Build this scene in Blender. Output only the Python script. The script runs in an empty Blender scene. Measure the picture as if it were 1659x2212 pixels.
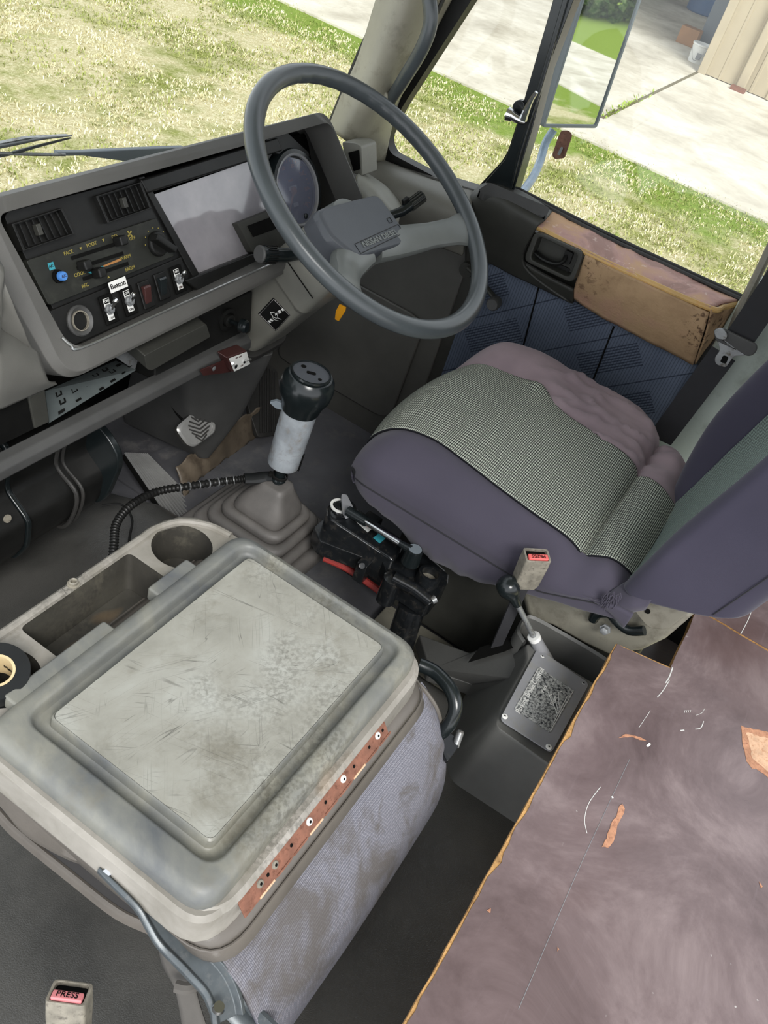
import bpy, bmesh, math, random
from mathutils import Vector, Matrix, noise
SC = bpy.context.scene
COL = SC.collection
rnd = random.Random(7)
V = Vector
# ------------------------------------------------------------------ camera
CH = 1.25
R0 = (0.5100430266622651, 0.8229772354503535, -0.2501291284190812)
R1 = (-0.4645696953323833, 0.5083060720445949, 0.7251206349990127)
R2 = (0.7238999303301337, -0.25364031038675294, 0.6415882509950904)
CX = V((R0[0], -R0[1], -R0[2])); CY = V((R1[0], -R1[1], -R1[2])); CF = V((R2[0], -R2[1], -R2[2]))
FPX = 1900.0
CP = V((0, 0, CH))
cd = bpy.data.cameras.new('camera'); cam = bpy.data.objects.new('camera', cd); COL.objects.link(cam)
cd.sensor_fit = 'HORIZONTAL'; cd.sensor_width = 36; cd.lens = 36 * FPX / 1659; cd.clip_start = 0.01; cd.clip_end = 200
m = Matrix((CX, -CY, -CF)).transposed().to_4x4(); m.translation = CP
cam.matrix_world = m
SC.camera = cam
# ------------------------------------------------------------------ world, sun, exposure
W = bpy.data.worlds.new('sky'); SC.world = W; W.use_nodes = True
wn = W.node_tree; wn.nodes.clear()
wo = wn.nodes.new('ShaderNodeOutputWorld'); wb = wn.nodes.new('ShaderNodeBackground')
tc = wn.nodes.new('ShaderNodeTexCoord'); sx = wn.nodes.new('ShaderNodeSeparateXYZ'); cr = wn.nodes.new('ShaderNodeValToRGB')
wn.links.new(tc.outputs['Generated'], sx.inputs[0]); wn.links.new(sx.outputs[2], cr.inputs[0])
cr.color_ramp.elements[0].position = 0.0; cr.color_ramp.elements[0].color = (1.45, 1.49, 1.56, 1)
cr.color_ramp.elements[1].position = 1.0; cr.color_ramp.elements[1].color = (.62, .66, .73, 1)
e = cr.color_ramp.elements.new(.45); e.color = (.97, 1.01, 1.07, 1)
wn.links.new(cr.outputs[0], wb.inputs[0]); wb.inputs[1].default_value = 1.0
wn.links.new(wb.outputs[0], wo.inputs[0])
sl = bpy.data.lights.new('sun', 'SUN'); sl.energy = 2.6; sl.angle = math.radians(25); sl.color = (1, .98, .95)
so = bpy.data.objects.new('sun', sl); COL.objects.link(so); so.rotation_euler = (math.radians(28), math.radians(-38), 0)
SC.view_settings.view_transform = 'Standard'; SC.view_settings.look = 'None'
SC.view_settings.gamma = 1; SC.view_settings.use_curve_mapping = False
SC.view_settings.exposure = 0.55

# ------------------------------------------------------------------ positions measured from the photo
def ray(x, y):
    return CX * ((x - 829.5) / FPX) + CY * ((y - 1106) / FPX) + CF
def UX(x, y, v): r = ray(x, y); return CP + r * (v / r.x)
def UY(x, y, v): r = ray(x, y); return CP + r * (v / r.y)
def UZ(x, y, v): r = ray(x, y); return CP + r * ((v - CH) / r.z)
def UP(x, y, p, n):
    r = ray(x, y); return CP + r * ((p - CP).dot(n) / r.dot(n))

# ------------------------------------------------------------------ materials
MATS = {}
def lin(c):
    return tuple(((v / 12.92) if v <= .04045 else ((v + .055) / 1.055) ** 2.4) for v in c)
def hexc(h): return lin(tuple(int(h[i:i+2], 16) / 255 for i in (0, 2, 4)))
class NT:
    def __init__(s, name):
        s.m = bpy.data.materials.new(name); s.m.use_nodes = True; s.t = s.m.node_tree
        s.b = s.t.nodes['Principled BSDF']; s.t_ = None
    def n(s, k, **kw):
        o = s.t.nodes.new(k)
        for a, v in kw.items():
            if a.startswith('i_'):
                key = a[2:].replace('_', ' ')
                o.inputs[int(key) if key.isdigit() else key].default_value = v
            else: setattr(o, a, v)
        return o
    def l(s, a, b): s.t.links.new(a, b)
    def co(s, kind='Object', scale=(1, 1, 1), rot=(0, 0, 0), loc=(0, 0, 0)):
        c = s.n('ShaderNodeTexCoord'); mp = s.n('ShaderNodeMapping')
        mp.inputs['Scale'].default_value = scale; mp.inputs['Rotation'].default_value = rot; mp.inputs['Location'].default_value = loc
        s.l(c.outputs[kind], mp.inputs[0]); return mp.outputs[0]
    def noise(s, vec, scale, detail=4, rough=.55, dist=0):
        o = s.n('ShaderNodeTexNoise'); s.l(vec, o.inputs['Vector'])
        o.inputs['Scale'].default_value = scale; o.inputs['Detail'].default_value = detail
        o.inputs['Roughness'].default_value = rough; o.inputs['Distortion'].default_value = dist
        return o.outputs['Fac']
    def ramp(s, fac, stops):
        r = s.n('ShaderNodeValToRGB'); s.l(fac, r.inputs[0]); el = r.color_ramp.elements
        for i, (p, c) in enumerate(stops):
            if not isinstance(c, tuple): c = (c, c, c)
            e = el[i] if i < 2 else el.new(p)
            e.position = p; e.color = (*c, 1)
        return r.outputs[0]
    def mix(s, fac, a, b, mode='MIX'):
        x = s.n('ShaderNodeMix'); x.data_type = 'RGBA'; x.blend_type = mode
        if hasattr(fac, 'is_linked'): s.l(fac, x.inputs[0])
        else: x.inputs[0].default_value = fac
        for v, i in ((a, 6), (b, 7)):
            if hasattr(v, 'is_linked'): s.l(v, x.inputs[i])
            else: x.inputs[i].default_value = (*v, 1)
        return x.outputs[2]
    def math(s, op, a, b=0.0):
        x = s.n('ShaderNodeMath', operation=op)
        for v, i in ((a, 0), (b, 1)):
            if hasattr(v, 'is_linked'): s.l(v, x.inputs[i])
            else: x.inputs[i].default_value = v
        return x.outputs[0]
    def bump(s, h, strength=.3, dist=.001):
        b = s.n('ShaderNodeBump'); b.inputs['Strength'].default_value = strength; b.inputs['Distance'].default_value = dist
        s.l(h, b.inputs['Height']); s.l(b.outputs[0], s.b.inputs['Normal'])
    def base(s, c):
        if hasattr(c, 'is_linked'): s.l(c, s.b.inputs['Base Color'])
        else: s.b.inputs['Base Color'].default_value = (*c, 1)
    def set(s, rough=.5, metal=0, spec=.5):
        if hasattr(rough, 'is_linked'): s.l(rough, s.b.inputs['Roughness'])
        else: s.b.inputs['Roughness'].default_value = rough
        s.b.inputs['Metallic'].default_value = metal; s.b.inputs['Specular IOR Level'].default_value = spec
def plast(key, hx, rough=.5, var=.25, scale=18, grain=0, metal=0, spec=.5, dust=None):
    """moulded plastic / painted metal with faint dirt and optional grain"""
    t = NT(key); c = hexc(hx); v = t.co('Object')
    f = t.noise(v, scale, 5, .6)
    d = tuple(x * (1 - var) for x in c); u = tuple(min(1, x * (1 + var)) for x in c)
    out = t.ramp(f, [(.3, d), (.7, u)])
    if dust:
        g = t.noise(v, scale * 2.7, 8, .7); gm = t.ramp(g, [(.52, 0.0), (.68, 1.0)])
        out = t.mix(gm, out, hexc(dust))
    t.base(out); t.set(rough, metal, spec)
    if grain: t.bump(t.noise(v, grain, 2, .5), .25, .0006)
    MATS[key] = t.m; return t.m
M = MATS
plast('charcoal', '3f3f3e', .55, .18, 14, 900)
plast('charcoal_dark', '33332f', .5, .2, 14, 900, spec=.35)
plast('black_plastic', '171716', .42, .3, 30, spec=.28)
plast('black_matte', '0d0d0c', .8, .3, 30, spec=.1)
plast('black_gloss', '161b1c', .22, .2, 25)
plast('panel_face', '232420', .5, .2, 30, dust='2d2e29', spec=.3)
plast('pad_side', '65645f', .5, .12, 9, 700)
plast('kick_grey', '4b4a46', .5, .15, 9, 500)
plast('console_dark', '454543', .5, .15, 10, 800)
plast('bezel_grey', '504f4c', .52, .14, 9, 1100)
plast('light_grey', '85847b', .5, .12, 9, 900)
plast('pad_grey', '6a6860', .55, .15, 9, 700)
plast('pillar', '8f8b7b', .42, .18, 8, 0, dust='6f6a5c')
plast('wheel_grip', '43484a', .3, .12, 12)
plast('wheel_spoke', '6b6e6b', .38, .15, 9)
plast('horn_pad', '484b50', .48, .1, 12, 1200)
plast('shroud', '706f67', .45, .14, 10, 900)
plast('boot_rubber', '5b5855', .55, .2, 20, 700)
plast('rubber', '2a2927', .6, .3, 20, 500)
plast('vinyl_floor', '505053', .4, .35, 6, 400, dust='636160')
plast('liner_brown', '62584b', .5, .35, 14, 0, dust='4a4036')
plast('steel', 'a9aaa8', .28, .15, 30, 0, .9)
plast('chrome', 'd5d6d6', .12, .05, 10, 0, 1)
plast('dull_metal', '8e9091', .4, .2, 30, 0, .6, dust='5c554c')
plast('rib_alu', '8d8d8b', .3, .15, 30, 0, .3)
plast('sleeve', '8d9296', .4, .35, 22, 0, dust='7b7874')
plast('cast_black', '17191b', .2, .4, 30, 0, dust='302e2b')
plast('rust', '7a5140', .7, .3, 60, 0, dust='5b3626')
plast('maroon', '3c2220', .4, .2, 30)
plast('red_button', 'd9605c', .5, .12, 40)
plast('pink_button', 'cf7d80', .5, .12, 40)
plast('white', 'dcdcd8', .5, .06, 30)
plast('white_ink', 'd8d8d4', .6, .05, 30)
plast('yellow_ink', '8a7d3c', .6, .05, 30)
plast('teal_ink', '2e8794', .6, .05, 30)
plast('orange_ink', '9a6a38', .6, .05, 30)
plast('blue_button', '4377b8', .4, .1, 30)
plast('orange_tag', 'd9940f', .4, .1, 30)
plast('red_hose', 'a33a35', .5, .2, 30)
plast('buckle', '7f7a6e', .5, .3, 60, 0, dust='57524a')
plast('webbing', '232326', .85, .1, 40, 1500)
plast('webbing_grey', '55524e', .85, .1, 40, 1500)
plast('seat_shell', '7b786c', .5, .2, 10, 0, dust='625e53')
plast('console', '5c5c59', .5, .16, 10, 800)
plast('plate_grey', '858689', .45, .12, 14, dust='86857f')
plast('bracket_metal', '5f6666', .4, .2, 20, 0, .4)
plast('cream_tape', 'c9b58c', .7, .1, 40)
plast('cardboard', '9a7350', .8, .1, 10)
plast('arm_steel', '4e5457', .38, .2, 40, 0, .3, dust='5c5f60')
plast('grey_steel', '6a7278', .5, .08, 4)
plast('shed_dark', '4a4c48', .9, .3, 2)
plast('blue_barrel', '2f567f', .5, .1, 4)
plast('body_paint', 'a9b3aa', .45, .1, 6, dust='8f978d')
plast('arm_paint', '93a5b8', .3, .2, 40)
plast('lid_groove', '6f6f69', .45, .2, 20)
plast('wood_edge', 'b38a55', .8, .35, 90, 0, dust='6a4526')
plast('tape_black', '151718', .45, .2, 30)
plast('vinyl_skirt', '5d5852', .42, .2, 10, 500)
plast('screen_grey', '6d7076', .2, .1, 10)

def leather(key, hx, rough, dark):
    t = NT(key); v = t.co('Object')
    vo = t.n('ShaderNodeTexVoronoi'); vo.inputs['Scale'].default_value = 380; vo.feature = 'DISTANCE_TO_EDGE'
    wv = t.n('ShaderNodeVectorMath', operation='ADD'); nn = t.n('ShaderNodeTexNoise'); nn.inputs['Scale'].default_value = 60
    t.l(v, nn.inputs['Vector'])
    sc = t.n('ShaderNodeVectorMath', operation='SCALE'); sc.inputs['Scale'].default_value = .012
    t.l(nn.outputs['Color'], sc.inputs[0]); t.l(v, wv.inputs[0]); t.l(sc.outputs[0], wv.inputs[1]); t.l(wv.outputs[0], vo.inputs['Vector'])
    h = t.math('MINIMUM', vo.outputs['Distance'], .25)
    big = t.noise(v, 5, 6, .65)
    t.base(t.ramp(big, [(.3, hexc(dark)), (.62, hexc(hx))])); t.set(rough)
    t.bump(h, .3, .002)
    M[key] = t.m
leather('engine_vinyl', '504f4c', .33, '3a3a38')
# worn pale plastic of the tray and lid
def worn(key, a, b, c, scr):
    t = NT(key); v = t.co('Object')
    f = t.noise(v, 9, 8, .62, .4); col = t.ramp(f, [(.32, hexc(b)), (.5, hexc(a)), (.7, hexc(c))])
    g = t.noise(v, 4.5, 5, .6); gm = t.ramp(g, [(.5, 0.0), (.68, .9)])
    g2 = t.noise(v, 190, 3, .6); sp = t.math('MULTIPLY', gm, t.ramp(g2, [(.42, 0.0), (.6, 1.0)]))
    col = t.mix(sp, col, hexc('4c4a42'))
    h1 = t.ramp(t.noise(t.co('Object', (1, 1, 1), (0, 0, 0), (3, 1, 0)), 11, 7, .7, .3), [(.55, 0.0), (.72, .75)])
    col = t.mix(h1, col, hexc('6b675a'))
    r = t.noise(t.co('Object', (1, 2, 1)), 7, 2, .5); rm = t.ramp(r, [(.7, 0.0), (.8, .45)])
    col = t.mix(rm, col, hexc('9a7a52'))
    if scr:
        tot = None
        for k, (ang, s1, s2) in enumerate([(.5, 3, 95), (-.7, 4, 80), (1.3, 3, 70), (.15, 5, 110), (.9, 2.5, 120)]):
            vv = t.co('Object', (1, 1, 1), (0, 0, ang), (k * .37, k * .11, 0))
            mp = t.n('ShaderNodeMapping'); mp.inputs['Scale'].default_value = (s1, s2, 1); t.l(vv, mp.inputs[0])
            n1 = t.noise(mp.outputs[0], 1, 1, .4, .8 if k % 2 else .2)
            line = t.ramp(n1, [(.492, 0.0), (.499, 1.0), (.506, 0.0)])
            msk = t.ramp(t.noise(vv, 14 + k * 3, 2, .5), [(.50, 0.0), (.64, 1.0)])
            q = t.math('MULTIPLY', line, msk)
            tot = q if tot is None else t.math('MAXIMUM', tot, q)
        col = t.mix(tot, col, hexc('55544e'))
    t.base(col); t.set(t.ramp(f, [(.3, .55), (.7, .38)])); t.bump(t.noise(v, 500, 2, .5), .12, .0005)
    M[key] = t.m
worn('lid_panel', '908f86', '7c7b72', 'a2a39c', True)
worn('lid_rim', '6e6f6a', '55585a', '8b897c', False)
worn('tray_plastic', '8b877f', '757168', 'a09b93', False)
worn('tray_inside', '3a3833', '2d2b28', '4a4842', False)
# seat weave (UV in metres)
def weave(key, pale, line, w, h, mort, off=0.0, dirt=None, rough=.85):
    t = NT(key); uv = t.co('UV')
    b = t.n('ShaderNodeTexBrick'); b.offset = off; b.squash = 1.0
    b.inputs['Color1'].default_value = (*hexc(pale), 1); b.inputs['Color2'].default_value = (*[x * .8 for x in hexc(pale)], 1)
    b.inputs['Mortar'].default_value = (*hexc(line), 1); b.inputs['Scale'].default_value = 1
    b.inputs['Mortar Size'].default_value = mort; b.inputs['Brick Width'].default_value = w; b.inputs['Row Height'].default_value = h
    b.inputs['Mortar Smooth'].default_value = .1
    t.l(uv, b.inputs['Vector']); col = b.outputs['Color']
    if dirt:
        for sc_, th in ((9, .5), (23, .56)):
            f = t.noise(t.co('Object'), sc_, 6, .65, .5); col = t.mix(t.ramp(f, [(th, 0.0), (th + .13, .75)]), col, hexc(dirt))
    t.base(col); t.set(rough, 0, .2)
    t.bump(b.outputs['Fac'], -.4, .0008)
    M[key] = t.m; return t
weave('seat_mesh', 'b4b9ab', '15161a', .0052, .0031, .0006)
weave('back_mesh', '99aaa2', '15161a', .0052, .0034, .0007, .5)
weave('blue_cloth', '87878f', '5a5a64', .0036, .0020, .00032, 0, '57524d')
weave('grey_cloth', '6f6c6a', '3c3b3b', .0024, .0024, .0005, 0)
def cloth(key, a, b, sc_=3):
    t = NT(key); v = t.co('Object'); f = t.noise(v, sc_, 4, .5)
    t.base(t.ramp(f, [(.35, hexc(a)), (.65, hexc(b))])); t.set(.9, 0, .15)
    t.b.inputs['Sheen Weight'].default_value = .15
    t.bump(t.noise(v, 1400, 2, .5), .3, .0005); M[key] = t.m
cloth('purple', '423f4a', '4b4753')
cloth('purple_dark', '363441', '403d4b')
cloth('purple_faded', '77696f', '96858a', 6)
# navy door cloth with dark stripes and ribbing (UV: u along the door, v up)
t = NT('door_cloth'); uv = t.co('UV')
sp = t.n('ShaderNodeSeparateXYZ'); t.l(uv, sp.inputs[0]); U_, V_ = sp.outputs[0], sp.outputs[1]
rib = t.math('GREATER_THAN', t.math('FRACT', t.math('MULTIPLY', U_, 190)), .72)
dg = t.math('ADD', t.math('ADD', t.math('MULTIPLY', U_, -.825), V_), 2.0)
big = t.math('FRACT', t.math('MULTIPLY', dg, 8.5))
inb = t.math('MULTIPLY', t.math('GREATER_THAN', big, .1), t.math('LESS_THAN', big, .62))
seg = t.math('LESS_THAN', t.math('FRACT', t.math('ADD', t.math('MULTIPLY', U_, 3.6), t.math('MULTIPLY', V_, 3.0))), .55)
fine = t.math('LESS_THAN', t.math('FRACT', t.math('MULTIPLY', dg, 150)), .45)
st = t.math('MULTIPLY', t.math('MULTIPLY', inb, seg), fine)
ln = t.math('LESS_THAN', t.math('FRACT', t.math('ADD', t.math('MULTIPLY', dg, 8.5), .2)), .025)
c = t.ramp(t.noise(t.co('Object'), 5, 4), [(.3, hexc('495160')), (.7, hexc('626b7a'))])
c = t.mix(t.math('MULTIPLY', rib, .45), c, hexc('22262e')); c = t.mix(t.math('MULTIPLY', st, .7), c, hexc('1a1f2c')); c = t.mix(t.math('MULTIPLY', ln, .7), c, hexc('1a1f2c'))
t.base(c); t.set(.9, 0, .2); t.bump(t.noise(t.co('Object'), 900, 2), .3, .0006); M['door_cloth'] = t.m
# stripped foam armrest
t = NT('foam'); v = t.co('Object')
c = t.ramp(t.noise(v, 10, 6, .6), [(.3, hexc('8f7458')), (.5, hexc('a98d6c')), (.7, hexc('ab8672'))])
mk = t.ramp(t.noise(v, 6, 3, .5), [(.52, 0.0), (.62, 1.0)])
sp_ = t.math('MULTIPLY', mk, t.ramp(t.noise(v, 75, 6, .75), [(.53, 0.0), (.6, .85)]))
t.base(t.mix(sp_, c, hexc('4a3324'))); t.set(.7, 0, .3); t.bump(t.noise(v, 120, 6, .7), .5, .002); M['foam'] = t.m
t = NT('foam_top'); v = t.co('Object')
c = t.ramp(t.noise(v, 11, 6, .6, .8), [(.35, hexc('c09a78')), (.5, hexc('b58f86')), (.6, hexc('9d7c73'))])
sp_ = t.ramp(t.noise(v, 60, 7, .75), [(.58, 0.0), (.68, .8)])
t.base(t.mix(sp_, c, hexc('d9c0b5'))); t.set(.65, 0, .3); t.bump(t.noise(v, 60, 7, .75), .6, .002); M['foam_top'] = t.m
plast('foam_edge', 'b8955c', .6, .15, 20, 0, dust='b98d50')
# plywood
t = NT('plywood'); v = t.co('Object')
c = t.ramp(t.noise(v, 6, 10, .72, .6), [(.3, hexc('564848')), (.5, hexc('706161')), (.7, hexc('908180'))])
c = t.mix(t.ramp(t.noise(t.co('Object', (1, 1, 1), (0, 0, .4)), 3.2, 4, .6), [(.52, 0.0), (.70, .5)]), c, hexc('57403c'))
st = t.noise(t.co('Object', (5, 70, 1)), 3, 3, .5); c = t.mix(t.ramp(st, [(.62, 0.0), (.8, .16)]), c, hexc('8b7d80'))
wh = t.noise(v, 85, 2, .4); wm = t.noise(v, 6, 2, .5)
c = t.mix(t.math('MULTIPLY', t.ramp(wh, [(.73, 0.0), (.76, 1.0)]), t.ramp(wm, [(.5, 0.0), (.6, 1.0)])), c, hexc('c9c6c2'))
t.base(c); t.set(t.ramp(t.noise(v, 8, 5, .6), [(.3, .42), (.7, .27)]), 0, .6); t.bump(t.noise(v, 90, 6, .6), .2, .001); M['plywood'] = t.m
plast('bare_wood', 'cfa98a', .7, .2, 80, dust='b07a55')
plast('scrape', 'b58466', .7, .25, 120, dust='8a5542')
# lawn
t = NT('grass'); v = t.co('Object')
f1 = t.noise(v, .55, 4, .55, .6); f2 = t.noise(v, 9, 8, .72, .4); f3 = t.noise(t.co('Object', (1, 1, 1)), 42, 6, .75, 1.2)
green = t.ramp(f3, [(.36, hexc('6b7a36')), (.52, hexc('909650')), (.66, hexc('b6b57a'))])
dry = t.ramp(f3, [(.34, hexc('aba074')), (.5, hexc('cfc59b')), (.66, hexc('f2ebce'))])
f4 = t.noise(v, 2.2, 7, .7)
mm = t.math('ADD', t.math('MULTIPLY', f4, .75), t.math('MULTIPLY', f1, .45))
xs_ = t.n('ShaderNodeSeparateXYZ'); t.l(v, xs_.inputs[0]); nr = t.n('ShaderNodeMapRange'); nr.inputs['From Min'].default_value = 7.5; nr.inputs['From Max'].default_value = 3.5; nr.inputs['To Max'].default_value = .03; t.l(xs_.outputs[0], nr.inputs[0])
mm = t.math('ADD', mm, nr.outputs[0])
c = t.mix(t.ramp(mm, [(.48, 0.0), (.64, 1.0)]), green, dry)
# lush band along the concrete
sp = t.n('ShaderNodeSeparateXYZ'); t.l(v, sp.inputs[0])
ed = t.math('ADD', sp.outputs[0], t.math('MULTIPLY', t.math('SUBTRACT', t.noise(v, 1.6, 5, .6), .5), 2.2))
lush = t.ramp(f3, [(.34, hexc('70893a')), (.55, hexc('8ea24e')), (.7, hexc('b0ba74'))])
band = t.n('ShaderNodeMapRange'); band.inputs['From Min'].default_value = 7.7; band.inputs['From Max'].default_value = 8.1; t.l(ed, band.inputs[0])
c = t.mix(band.outputs[0], c, lush)
t.base(c); t.set(1, 0, 0); t.bump(f3, .6, .05); M['grass'] = t.m
for k, a, b in (('blade_green', '86904c', 'adae70'), ('blade_dry', 'd0c79b', 'ece4c2'), ('hedge', '3f5a2a', '6f7f52'), ('weed', '7f9440', 'a0b060')):
    t = NT(k); t.base(t.ramp(t.noise(t.co('Object'), 8, 3), [(.4, hexc(a)), (.6, hexc(b))])); t.set(.8, 0, .1); M[k] = t.m
t = NT('concrete'); v = t.co('Object')
c = t.ramp(t.noise(v, 1.3, 8, .68, .3), [(.3, hexc('aaa292')), (.5, hexc('c9c2b2')), (.66, hexc('dcd6c8'))])
t.base(t.mix(t.ramp(t.noise(v, 14, 6, .7), [(.55, 0.0), (.7, .5)]), c, hexc('a59d8c'))); t.set(.9, 0, .1); M['concrete'] = t.m
plast('wall_sheet', 'a89c84', .7, .06, 3)
plast('crack_dirt', '6e6750', .9, .2, 5)
# glass
t = NT('glass'); t.t.nodes.remove(t.b); out = t.t.nodes['Material Output']
tr = t.n('ShaderNodeBsdfTransparent'); gl = t.n('ShaderNodeBsdfGlossy'); gl.inputs['Roughness'].default_value = .02
mx = t.n('ShaderNodeMixShader'); mx.inputs[0].default_value = .03
tr.inputs[0].default_value = (.97, .985, .975, 1)
t.l(tr.outputs[0], mx.inputs[1]); t.l(gl.outputs[0], mx.inputs[2]); t.l(mx.outputs[0], out.inputs[0]); M['glass'] = t.m
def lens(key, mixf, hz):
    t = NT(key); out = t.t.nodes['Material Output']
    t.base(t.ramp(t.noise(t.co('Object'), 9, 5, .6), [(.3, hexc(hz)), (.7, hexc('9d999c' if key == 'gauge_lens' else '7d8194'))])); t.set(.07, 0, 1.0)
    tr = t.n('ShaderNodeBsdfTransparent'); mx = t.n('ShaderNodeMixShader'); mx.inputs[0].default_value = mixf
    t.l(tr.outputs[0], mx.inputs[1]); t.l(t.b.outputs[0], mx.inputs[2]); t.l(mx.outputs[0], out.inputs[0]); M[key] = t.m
lens('gauge_lens', .86, '7b797e'); lens('speedo_lens', .55, '6f7283')  # gauge lens: pale grey base colour stands in for the bright reflection on it
t = NT('mirror_glass'); t.base((.86, .88, .87)); t.set(.015, 1); M['mirror_glass'] = t.m
plast('dial', '2f3550', .5, .1, 10)
plast('needle', 'e08a3a', .5, .05, 10)
# worn instruction label
t = NT('brake_label'); v = t.co('Object')
c = t.mix(t.ramp(t.noise(v, 260, 8, .75), [(.42, 0.0), (.56, 1.0)]), hexc('22262c'), hexc('b4b6b3'))
t.base(c); t.set(.4, .2); M['brake_label'] = t.m

# ------------------------------------------------------------------ geometry helpers
def rpoly(pts, r, n=5):
    """round the corners of a closed 3-D polygon (same count of points per corner)"""
    out = []; N = len(pts)
    rr = r if isinstance(r, (list, tuple)) else [r] * N
    for i, p in enumerate(pts):
        p = V(p); a = V(pts[i - 1]) - p; b = V(pts[(i + 1) % N]) - p
        k = min(rr[i], a.length * .49, b.length * .49)
        A, B = p + a.normalized() * k, p + b.normalized() * k
        for j in range(n):
            s = j / (n - 1); out.append(A * (1 - s) ** 2 + p * (2 * s * (1 - s)) + B * s ** 2)
    return out
def crom(pts, n=6, closed=False):
    P = [V(p) for p in pts]; out = []; L = len(P)
    for i in range(L if closed else L - 1):
        if closed: p0, p1, p2, p3 = P[i - 1], P[i], P[(i + 1) % L], P[(i + 2) % L]
        else: p0, p1, p2, p3 = P[max(i - 1, 0)], P[i], P[i + 1], P[min(i + 2, L - 1)]
        for j in range(n):
            s = j / n
            out.append(.5 * ((2 * p1) + (p2 - p0) * s + (2 * p0 - 5 * p1 + 4 * p2 - p3) * s * s + (3 * p1 - p0 - 3 * p2 + p3) * s ** 3))
    if not closed: out.append(P[-1])
    return out
def perp(d):
    d = d.normalized(); a = V((0, 0, 1)) if abs(d.z) < .9 else V((1, 0, 0))
    u = d.cross(a).normalized(); return u, d.cross(u).normalized()
class MB:
    def __init__(s): s.v = []; s.f = []; s.mi = []; s.cur = 0
    def add(s, vs, fs):
        o = len(s.v); s.v += [V(x) for x in vs]; s.f += [tuple(i + o for i in f) for f in fs]; s.mi += [s.cur] * len(fs); return s
    def box(s, c, d, ax=None):
        c = V(c); X, Y, Z = ax if ax else (V((1, 0, 0)), V((0, 1, 0)), V((0, 0, 1)))
        vs = [c + X * (d[0] / 2 * a) + Y * (d[1] / 2 * b) + Z * (d[2] / 2 * e) for a in (-1, 1) for b in (-1, 1) for e in (-1, 1)]
        return s.add(vs, [(0, 1, 3, 2), (4, 6, 7, 5), (0, 4, 5, 1), (2, 3, 7, 6), (0, 2, 6, 4), (1, 5, 7, 3)])
    def prism(s, pts, off):
        off = V(off); n = len(pts); vs = [V(p) for p in pts] + [V(p) + off for p in pts]
        return s.add(vs, [tuple(range(n))[::-1], tuple(range(n, 2 * n))] + [(i, (i + 1) % n, (i + 1) % n + n, i + n) for i in range(n)])
    def loft(s, secs, closed=True, cap0=True, cap1=True, ring=False):
        n = len(secs[0]); vs = [p for q in secs for p in q]; fs = []
        K = len(secs)
        for k in range(K if ring else K - 1):
            k2 = (k + 1) % K
            for i in range(n if closed else n - 1):
                j = (i + 1) % n; fs.append((k * n + i, k * n + j, k2 * n + j, k2 * n + i))
        if closed and not ring:
            if cap0: fs.append(tuple(range(n))[::-1])
            if cap1: fs.append(tuple((K - 1) * n + i for i in range(n)))
        return s.add(vs, fs)
    def tube(s, pts, r, seg=12, n=6, smooth=True, flat=None, closed=False):
        P = crom(pts, n, closed) if smooth and len(pts) > 2 else [V(p) for p in pts]
        K = len(P); R = r if isinstance(r, (list, tuple)) else [r, r]
        secs = []; u = None
        for i, p in enumerate(P):
            a = P[i - 1] if (i or closed) else P[0]; b = P[(i + 1) % K] if (i < K - 1 or closed) else P[-1]
            d = (b - a).normalized()
            if u is None: u = perp(d)[0]
            u = (u - d * u.dot(d)).normalized(); w = d.cross(u)
            q = i / max(1, K - 1) * (len(R) - 1); q0 = min(int(q), len(R) - 2); rad = R[q0] + (R[q0 + 1] - R[q0]) * (q - q0)
            secs.append([p + u * (rad * math.cos(t_)) + w * (rad * (flat or 1) * math.sin(t_)) for t_ in [2 * math.pi * j / seg for j in range(seg)]])
        return s.loft(secs, True, True, True, ring=closed)
    def lathe(s, prof, o, axis, seg=24, cap=True):
        o = V(o); axis = V(axis).normalized(); u, w = perp(axis)
        secs = [[o + axis * h + u * (r * math.cos(a)) + w * (r * math.sin(a)) for a in [2 * math.pi * j / seg for j in range(seg)]] for r, h in prof]
        return s.loft(secs, True, cap, cap)
    def build(s, name, mat, parent=None, bevel=0, sub=0, seg=2, smooth=True, ang=35, uv=None):
        me = bpy.data.meshes.new(name); me.from_pydata([tuple(v) for v in s.v], [], s.f)
        mats = mat if isinstance(mat, (list, tuple)) else [mat]
        for q in mats: me.materials.append(M[q])
        for p, i in zip(me.polygons, s.mi): p.material_index = i
        bm = bmesh.new(); bm.from_mesh(me); bmesh.ops.recalc_face_normals(bm, faces=bm.faces); bm.to_mesh(me); bm.free()
        if smooth:
            for p in me.polygons: p.use_smooth = True
            if not bevel and not sub: me.set_sharp_from_angle(angle=math.radians(ang))
        o = bpy.data.objects.new(name, me); COL.objects.link(o)
        if bevel:
            b = o.modifiers.new('bevel', 'BEVEL'); b.width = bevel; b.segments = seg; b.limit_method = 'ANGLE'; b.angle_limit = math.radians(30); b.harden_normals = False
            o.modifiers.new('wn', 'WEIGHTED_NORMAL')
        if sub:
            d = o.modifiers.new('sub', 'SUBSURF'); d.levels = d.render_levels = sub
        if parent: setpar(o, parent)
        return o
def setpar(o, p):
    o.parent = p; bpy.context.view_layer.update(); o.matrix_parent_inverse = p.matrix_world.inverted()
def tag(o, label=None, cat=None, group=None, kind=None):
    if label: o['label'] = label
    if cat: o['category'] = cat
    if group: o['group'] = group
    if kind: o['kind'] = kind
    return o
def thing(name, loc, label, cat, group=None, kind=None):
    o = bpy.data.objects.new(name, None); COL.objects.link(o); o.location = loc; o.empty_display_size = .02
    bpy.context.view_layer.update()
    return tag(o, label, cat, group, kind)
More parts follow.
